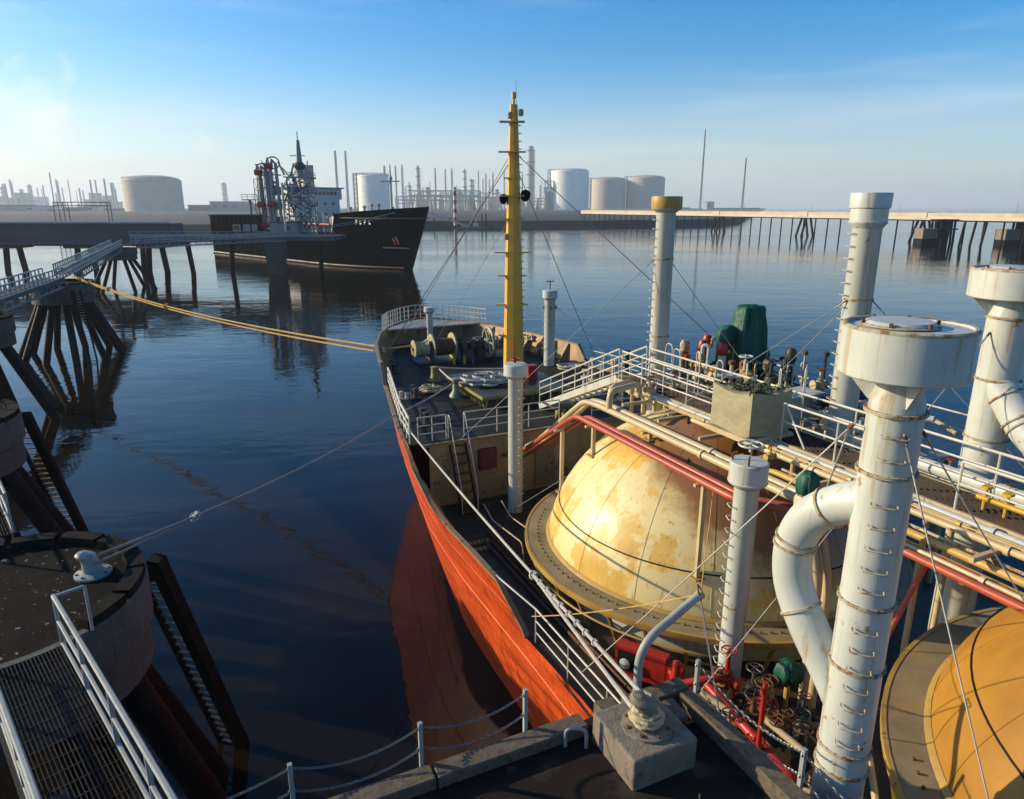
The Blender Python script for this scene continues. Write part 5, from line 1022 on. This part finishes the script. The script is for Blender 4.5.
MB().box((0, -52, 13.5), (15.5, 10, 9.5)).build('house', 'far_white', BR, smooth=False); MB().box((0, -51, 19.8), (17.5, 8, 3.2)).build('wheelhouse', 'far_white', BR, smooth=False)
for i in range(11): MB().box((-6.5+1.3*i, -46.97, 20.0), (0.9, 0.06, 1.0)).build('window', 'glass_dark', BR, smooth=False)
for j, z in enumerate((11, 14, 17)):
    for i in range(5): MB().box((-5.6+2.8*i, -46.97, z), (0.8, 0.06, 0.8)).build('window', 'glass_dark', BR, smooth=False)
MB().box((0, -51, 21.6), (19, 9, 0.35)).build('roof', 'far_steel', BR, smooth=False)
MB().cyl((-2.5, -56, 20), (-2.5, -56, 28.5), 1.9, n=16).build('funnel', 'far_cream', BR); MB().lathe([(0.35, 0), (0.2, 12.5)], (1.5, -54, 21.5), 8).build('main_mast', 'far_cream', BR); MB().box((1.5, -54, 31.0), (4.5, 0.25, 0.25), rz=R(-45)).build('crosstree', 'far_steel', BR)
for i in range(26):
    x, y = rnd.uniform(-6.5, 6.5), rnd.uniform(-46, -30); z = 8.8
    MB().lathe([(0.5, 0), (0.4, rnd.uniform(1, 4)), (0.7, 4.1), (0.2, 4.6)], (x, y, z), 8).build('deck_fitting', rnd.choice(('far_white', 'far_cream', 'far_steel', 'far_dark', 'far_cream')), DT)
for i in range(7): MB().tube([(-6+2*i, -30, 10+0.2*i), (-6+2*i, -70, 10+0.2*i)], 0.3, 6).build('deck_pipe', rnd.choice(('far_cream', 'far_white', 'far_red')), DT)
for i in range(4): MB().cyl((5.5, -34-3.4*i, 8.8), (5.5, -34-3.4*i, 14.5+i % 2), 0.25, n=8).build('post', 'far_cream', DT)
def world_dt(x, y, z):
    return DT.location+Matrix.Rotation(ang, 3, 'Z') @ Vector((x, y, z))
for k, (a, b, lb) in enumerate((((5.5, 1.0, 14.6), (-70, 171.5, 9.6), 'upper mooring line along the black tanker bow'), ((6.0, -2.0, 13.4), (-78, 141, 8.8), 'lower mooring line from the black tanker to the far dolphin'))):
    MB().tube(sag(world_dt(*a), b, 1.2, 24), 0.10, 5).build('mooring_line', 'rope_grey', label=lb, cat='rope', group='mooring lines')

# ================================================================ far shore (distances in KF times the drafting unit)
KF = 3.6; LZ = 5.6
def far_root(name, u, d, zt, label, cat, group):
    x, y = brg(u, d*KF); e = empty(name, (x, y, LZ), 0, label=label, cat=cat, group=group); e.scale = (KF, KF, KF)
    return e, (16+(zt-16)*KF-LZ)/KF
shore = [(-1500, 400), (-260, 425), (-140, 440), (-60, 545), (60, 560), (130, 585), (190, 640), (232, 720), (2200, 6200), (-6400, 6200), (-3600, 700)]
m = MB(); k = len(shore); m.add([(x, y, -1.5) for x, y in shore]+[(x, y+9, LZ) for x, y in shore], [(i, (i+1) % k, k+(i+1) % k, k+i) for i in range(k)]+[tuple(range(k, 2*k))]); m.build('shore', 'land', kind='structure', smooth=False)
def tank(u, d, dia, z0, zt, m, label, stair=True, ribs=0, rise=0.10):
    e, hh = far_root('storage_tank', u, d, zt, label, 'tank', 'storage tanks'); r = dia/2
    MB().lathe([(r, 0), (r, hh)], n=64, caps=False).build('shell', m, e)
    MB().lathe([(r+0.25, hh-0.5), (r+0.25, hh)]+[(r*math.cos(t*math.pi/2/8), hh+dia*rise*math.sin(t*math.pi/2/8)) for t in range(9)], n=64).build('roof', m, e)
    for i in range(1, 7): MB().tube([((r+0.05)*math.cos(2*math.pi*j/64), (r+0.05)*math.sin(2*math.pi*j/64), hh*i/7) for j in range(64)], 0.12, 4, True).build('wind_girder', m, e)
    if stair:
        lattice(e, -r-1.4, -2, 0, hh+2.0, 1.2, 1.2, 'far_dark', 0.26, 8); MB().box((-r*0.7, -2, hh+2.2), (r*0.8, 1.6, 0.4)).build('gangway', 'far_dark', e, smooth=False)
    railing(e, [((r*0.97)*math.cos(R(200+8*j)), (r*0.97)*math.sin(R(200+8*j)), hh+0.5) for j in range(18)], 1.6, (1.0, 0.5), 5, 'far_dark', 0.10, 0.12)
    return e
T0 = tank(155, 500, 37.5, 9.5, 33.5, 'far_concrete', 'wide hazy concrete tank on the far left shore', False)
hh0 = (16+(33.5-16)*KF-LZ)/KF
for i in range(14): MB().box((7+8*rnd.random(), -8+12*rnd.random(), hh0+0.6+1.0*rnd.random()), (2.2, 1.6, 1.8)).build('roof_equipment', 'far_dark', T0, smooth=False)
tank(569, 700, 37.0, 11, 48.5, 'tank_white', 'tallest white storage tank of the three right of the mast')
tank(607.5, 735, 35.5, 11, 42.0, 'far_concrete', 'middle beige storage tank of the three right of the mast')
tank(644.5, 735, 38.5, 11, 43.5, 'far_concrete', 'rightmost beige storage tank of the three right of the mast')
tank(376, 520, 24.5, 11, 37.0, 'tank_white', 'pale tank standing behind the bow of the black tanker', True)
# refinery columns
cols = [(386, 168, 640, 1.6), (397, 168, 800, 1.7), (403.5, 167, 800, 1.9), (419, 168, 820, 2.6), (436, 170, 830, 1.7), (446, 171, 850, 1.6), (452.5, 170, 850, 1.9), (465, 171, 840, 2.2), (471.5, 180, 780, 2.0), (478.5, 173, 860, 1.8), (486, 175, 880, 1.6), (493, 174, 880, 1.8), (504, 173, 880, 1.7), (522, 175, 850, 1.7), (530.5, 150, 800, 5.2), (338.5, 154, 600, 1.6), (348.5, 154, 600, 1.6),
        (6, 188, 1000, 4), (24, 190, 1050, 3.5), (33, 186, 1100, 4), (94, 181, 700, 1.2), (99, 181, 720, 1.2), (108, 180, 700, 1.3), (55, 174, 640, 0.8), (226, 184, 1200, 5.5), (540, 186, 900, 1.5), (410, 186, 780, 2.2), (428, 188, 770, 2.4), (459, 190, 800, 2.4), (497, 190, 850, 2.4), (545, 188, 900, 2.2)]
ordn = ['first', 'second', 'third', 'fourth', 'fifth', 'sixth', 'seventh', 'eighth', 'ninth', 'tenth', 'eleventh', 'twelfth', 'thirteenth', 'fourteenth', 'fifteenth', 'sixteenth', 'seventeenth', 'eighteenth', 'nineteenth', 'twentieth', 'twenty-first', 'twenty-second', 'twenty-third', 'twenty-fourth', 'twenty-fifth', 'twenty-sixth', 'twenty-seventh', 'twenty-eighth', 'twenty-ninth', 'thirtieth', 'thirty-first']
for i in range(46):
    u = rnd.choice((rnd.uniform(392, 552), rnd.uniform(392, 552), rnd.uniform(-5, 118))); cols.append((round(u, 1), round(rnd.uniform(180, 196), 1), round(rnd.uniform(760, 1050)), round(rnd.uniform(0.7, 1.7), 2)))
def nth(k): return ordn[k] if k < len(ordn) else '%d%s' % (k+1, {1: 'st', 2: 'nd', 3: 'rd'}.get((k+1) % 10, 'th'))
order = sorted(cols); 
for c in cols:
    u, v, d, r = c; r *= 0.72; x, y = brg(u, d); zt = 16+(207-v)*d/716.4; lb = nth(order.index(c))+' refinery column from the left on the hazy far shore'
    if u == 530.5: lb = 'tallest pale refinery chimney just right of the yellow mast'
    e, hh = far_root('refinery_column', u, d, zt, lb, 'column', 'refinery columns')
    MB().lathe([(r*1.15, 0), (r, hh*0.15), (r*0.92, hh*0.9), (r*0.8, hh), (0.1, hh+r*0.3)], n=14).build('shell', rnd.choice(('far_steel', 'far_steel', 'far_white')), e)
    for f in (0.35, 0.55, 0.75, 0.93):
        if r > 1.4: MB().lathe([(r, hh*f), (r+1.0, hh*f), (r+1.0, hh*f+1.0), (r, hh*f+1.0)], n=12, caps=False).build('platform', 'far_dark', e)
    if r > 1.4 and u not in (338.5, 348.5): MB().tube([(r+0.5, -0.6, 0), (r+0.5, -0.6, hh*0.92), (0, 0, hh*0.99)], 0.35, 6).build('riser_pipe', 'far_steel', e)
# pipe racks, process blocks and sheds on the shore
def block(u0, u1, d, zt, m, label, name='shed', cat='building', open_=False, dep=18):
    w = brg(u1, d)[0]-brg(u0, d)[0]; e, hh = far_root(name, (u0+u1)/2, d, zt, label, cat, 'far shore buildings')
    if not open_:
        MB().box((0, dep/2, hh/2), (w, dep, hh)).build('wall', m, e, smooth=False); MB().box((0, dep/2, hh+0.2), (w+0.8, dep+0.8, 0.5)).build('roof', 'far_dark', e, smooth=False)
        for i in range(max(1, int(w/7))): MB().box((-w/2+3.5+7*i, -0.05, hh*0.55), (3.0, 0.2, hh*0.3)).build('window', 'glass_dark', e, smooth=False)
    else:
        n = max(3, int(w/8))
        for i in range(n+1):
            for yy_ in (0, dep): MB().box((-w/2+w*i/n, yy_, hh/2), (0.7, 0.7, hh)).build('column', m, e, smooth=False)
        for f in (0.5, 0.75, 1.0):
            for yy_ in (0, dep): MB().box((0, yy_, hh*f), (w, 0.8, 0.8)).build('beam', m, e, smooth=False)
        for i in range(10): q_ = rnd.random(); MB().lathe([(1.2+2*rnd.random(), 0), (1.2, 4+rnd.random()*hh*0.5), (0.3, 5+hh*0.5)], ((q_-0.5)*w*0.95, 2+rnd.random()*(dep-4), 0), 8).build('vessel', rnd.choice(('far_white', 'far_steel', 'far_cream', 'far_dark')), e)
        for i in range(5): MB().tube([(-w/2, 1+i*dep/6, hh*0.77), (w/2, 1+i*dep/6, hh*0.77)], 0.5, 6).build('pipe', rnd.choice(('far_white', 'far_cream')), e)
    return e
block(412, 480, 620, 29.5, 'far_cream', 'open steel process rack left of the yellow mast', 'process_rack', 'rack', True)
block(396, 440, 720, 26, 'far_steel', 'hazy process rack behind the black tanker bow', 'process_rack', 'rack', True)
block(482, 548, 690, 24, 'far_cream', 'low process rack either side of the yellow mast', 'process_rack', 'rack', True)
block(440, 500, 800, 31, 'far_steel', 'tall hazy process block among the refinery columns', 'process_rack', 'rack', True)
block(545, 553, 690, 40, 'far_steel', 'narrow stair tower against the tallest white tank', 'stair_tower', 'tower', True, 6)
block(664, 690, 800, 15, 'far_white', 'low white shed right of the beige tanks'); block(707, 714, 900, 22, 'far_steel', 'small block beside the tall thin mast'); block(716, 760, 900, 14.5, 'far_dark', 'long low shed at the right end of the far shore')
for i, (u0, u1, zt, mm) in enumerate(((-20, 18, 17, 'far_steel'), (24, 40, 16.5, 'far_white'), (44, 58, 14, 'far_cream'), (62, 80, 15.5, 'far_dark'), (84, 98, 16.5, 'far_white'), (100, 120, 14.5, 'far_steel'), (188, 206, 17, 'far_dark'), (210, 245, 19.5, 'far_steel'), (248, 268, 18, 'far_dark'))):
    block(u0, u1, 470+7*i, zt, mm, ordn[i]+' low shed from the left on the left shore')
for i in range(12):
    u = -10+rnd.random()*125; block(u, u+4+6*rnd.random(), 800+40*i, 20+14*rnd.random(), rnd.choice(('far_steel', 'far_white')), 'hazy '+ordn[i]+' nearest block of the misty works on the far left', 'works_block')
GF = empty('pipe_gantry', (*brg(82, 440), LZ), 0, label='tall open pipe gantry frame on the left shore', cat='gantry'); gw = 0.0796*440
for x in (-gw/2, -gw/2+3, -gw/2+6, -gw/2+9, gw/2-2, gw/2):
    MB().box((x, 0, 6.6), (0.35, 0.35, 13.2)).build('column', 'far_dark', GF, smooth=False)
for z in (11.2, 13.2): MB().box((0, 0, z), (gw, 0.6, 0.5)).build('beam', 'far_dark', GF, smooth=False)
# striped mast, thin masts, landing stage
SM = empty('striped_mast', (*brg(455, 552), 2), 0, label='red and white banded mast at the far quay', cat='mast')
for i in range(9): MB().cyl((0, 0, i*3.2), (0, 0, i*3.2+3.2), 1.25, n=10).build('band', 'far_red' if i % 2 else 'far_white', SM)
for u, v, lb in ((700, 135, 'tall thin guyed mast on the far shore, left of two'), (742, 161, 'shorter thin mast on the far shore, right of two')):
    d = 900; zt = 16+(207-v)*d/716.4; e = empty('radio_mast', (*brg(u, d), 10.5), 0, label=lb, cat='mast'); lattice(e, 0, 0, 0, zt-10.5, 1.0, 0.5, 'far_steel', 0.2, 14); MB().cyl((0, 0, 0), (0, 0, zt-9.0), 0.3, n=6).build('core', 'far_steel', e)
LS = empty('landing_stage', (*brg(463, 535), 0), 0, label='sloping gangway and pontoon at the foot of the far quay', cat='landing stage')
MB().bar((-24, 0, 11.5), (0, 0, 3.0), 2.5, 1.2).build('gangway', 'far_white', LS, smooth=False); MB().bar((-34, 0, 11.6), (-24, 0, 11.6), 2.5, 1.2).build('approach', 'far_white', LS, smooth=False); MB().box((6, 0, 0.6), (22, 6, 1.6)).build('pontoon', 'far_dark', LS, smooth=False)
MB().box((1, 0, 2.4), (4, 3, 2.4)).build('shelter', 'far_cream', LS, smooth=False)
for x in (-22, -10, 14, 17): MB().cyl((x, 1, -1), (x, 1, 11 if x > 0 else 8), 0.5, n=8).build('pile', 'pile', LS)
BT = empty('workboat', (*brg(477, 540), 0), 0, label='small dark workboat lying at the far landing stage', cat='boat')
MB().prism([(-6, -2), (5, -2), (8, 0), (5, 2), (-6, 2)], 0, 1.8).build('hull', 'far_dark', BT, smooth=False); MB().box((-1, 0, 3.0), (4, 2.6, 2.4)).build('cabin', 'far_white', BT, smooth=False); MB().cyl((-1, 0, 4), (-1, 0, 8), 0.12, n=6).build('mast', 'far_white', BT)

# ================================================================ trestle jetty on the right
A, B = Vector((64, 640, 0)), Vector((280, 132, 0)); L = (B-A).length; rz = math.atan2(B.y-A.y, B.x-A.x)
TR = empty('trestle_jetty', A, rz, label='long pale trestle jetty on slender piles across the right', cat='jetty')
MB().box((L/2, 0, 11.0), (L, 5.0, 1.5)).build('deck', 'far_concrete', TR, smooth=False)
railing(TR, [(0, 2.4, 13.3), (L, 2.4, 13.3)], 1.1, (1.0, 0.5), 7.0, 'far_steel', 0.07, 0.08)
for s in (-1, 1): MB().box((L/2, s*2.3, 12.5), (L, 0.35, 1.7)).build('parapet', 'far_cream', TR, smooth=False)
for s in (-1, 1): MB().box((L/2, s*1.6, 10.0), (L, 0.5, 0.6)).build('girder', 'timber_dark', TR, smooth=False)
MB().cyl((0, 0, 12.6), (L, 0, 12.6), 0.6, n=8).build('pipeline', 'far_white', TR); MB().cyl((0, 1.4, 12.4), (L, 1.4, 12.4), 0.4, n=8).build('pipeline', 'far_steel', TR)
pm_ = MB().cyl((0, 0, -1), (0, 0, 10.8), 0.36, n=8).mesh('pile', 'pile')
n = int(L/8.5)
for i in range(n):
    for s in (0.0,): place(pm_, 'pile', TR, loc=(i*8.5+3, s, 0))
for i, f in enumerate((0.335, 0.47, 0.60, 0.70, 0.80)):
    x = L*f
    for dx in (-1, 1):
        for s in (-1.7, 1.7): MB().cyl((x+dx*4.6, s*1.2, -1), (x+dx*1.2, s, 11), 0.6, n=8).build('raking_pile', 'pile', TR)
    MB().box((x, 0, 12.2), (6.5, 5.6, 2.6)).build('pier_head', 'far_concrete', TR, smooth=False)
for i in range(9): MB().cyl((40+L*i/10, 2.2, 12.9), (40+L*i/10, 2.2, 17.5), 0.09, n=5).build('lamp_post', 'far_steel', TR)
for u, d, lb in ((930, 318, 'square mooring block on dark piles before the trestle, left of two'), (1013, 305, 'square mooring block at the right edge before the trestle')):
    e = empty('berthing_dolphin', (*brg(u, d), 0), 0.1, label=lb, cat='dolphin')
    MB().box((0, 0, 4.6), (7.0, 6, 4.4)).build('block', 'concrete_light', e, smooth=False); MB().box((0, 0, 1.0), (6.9, 5.9, 2.9)).build('weed_band', 'pile', e, smooth=False)
    for i in range(5):
        for j in range(3): MB().cyl((4.6+1.6*i+rnd.uniform(-.6, .6), -3+3*j, -1), (4.6+1.6*i, -3+3*j, 10.5), 0.5, n=8).build('pile', 'pile', e)
    MB().box((8, 0, 10.4), (8.5, 7, 0.7)).build('headstock', 'timber_dark', e, smooth=False); MB().box((8, -3.6, 6.5), (8.5, 0.6, 0.6)).build('waling', 'timber_dark', e, smooth=False)
    for i in range(3): MB().cyl((-3+2.6*i, 0, -1), (-3+2.6*i, 0, 3), 0.5, n=8).build('pile', 'pile', e)
e = empty('pile_group', (*brg(980, 300), 0), 0, label='three bare raking piles standing between the mooring blocks', cat='piles')
for i in range(3): MB().cyl((-5+4.6*i-1.2, 0, -1), (-5+4.6*i, 0, 10.3), 0.5, n=8).build('pile', 'pile', e)

# ================================================================ haze and steam
hm = bpy.data.materials.new('haze'); hm.use_nodes = True; hn, hl = hm.node_tree.nodes, hm.node_tree.links
hn.remove(hn['Principled BSDF']); pv = hn.new('ShaderNodeVolumePrincipled'); pv.inputs['Color'].default_value = (0.76, 0.89, 1.0, 1); pv.inputs['Density'].default_value = 0.00013; pv.inputs['Anisotropy'].default_value = 0.25
hl.new(pv.outputs['Volume'], hn['Material Output'].inputs['Volume']); MATS['haze'] = hm
MB().box((0, 4350, 129), (13400, 9700, 262)).build('haze', 'haze', smooth=False, kind='stuff', label='pale morning haze over the whole harbour')

# steam drifting above the works on the far left
sm = bpy.data.materials.new('steam'); sm.use_nodes = True; sn, sl = sm.node_tree.nodes, sm.node_tree.links
sn.remove(sn['Principled BSDF']); sv = sn.new('ShaderNodeVolumePrincipled'); sv.inputs['Color'].default_value = (1.0, 0.97, 0.92, 1); sv.inputs['Anisotropy'].default_value = 0.3
sg = sn.new('ShaderNodeNewGeometry'); sz = sn.new('ShaderNodeTexNoise'); sz.inputs['Scale'].default_value = 0.0055; sz.inputs['Detail'].default_value = 3.0
sr = sn.new('ShaderNodeMapRange'); sr.inputs['From Min'].default_value = 0.42; sr.inputs['From Max'].default_value = 0.75; sr.inputs['To Max'].default_value = 0.0030
sl.new(sg.outputs['Position'], sz.inputs['Vector']); sl.new(sz.outputs['Fac'], sr.inputs['Value']); sl.new(sr.outputs['Result'], sv.inputs['Density']); sl.new(sv.outputs['Volume'], sn['Material Output'].inputs['Volume'])
MATS['steam'] = sm
for pts, lb in (([(80, 3600, 264, 50), (72, 3600, 350, 110), (52, 3600, 480, 150), (60, 3600, 600, 140), (90, 3600, 680, 80)], 'taller pale steam plume rising over the far left works'), ([(215, 3800, 264, 40), (210, 3800, 320, 75), (198, 3800, 390, 50)], 'small pale steam puff over the works near the black tanker')):
    P = smooth_path([(*brg(u, d), z) for u, d, z, r in pts], 4); rr = [lerp([(z, r) for u, d, z, r in pts], p.z) for p in P]
    MB().tube(P, rr, 16).build('steam_plume', 'steam', kind='stuff', label=lb)
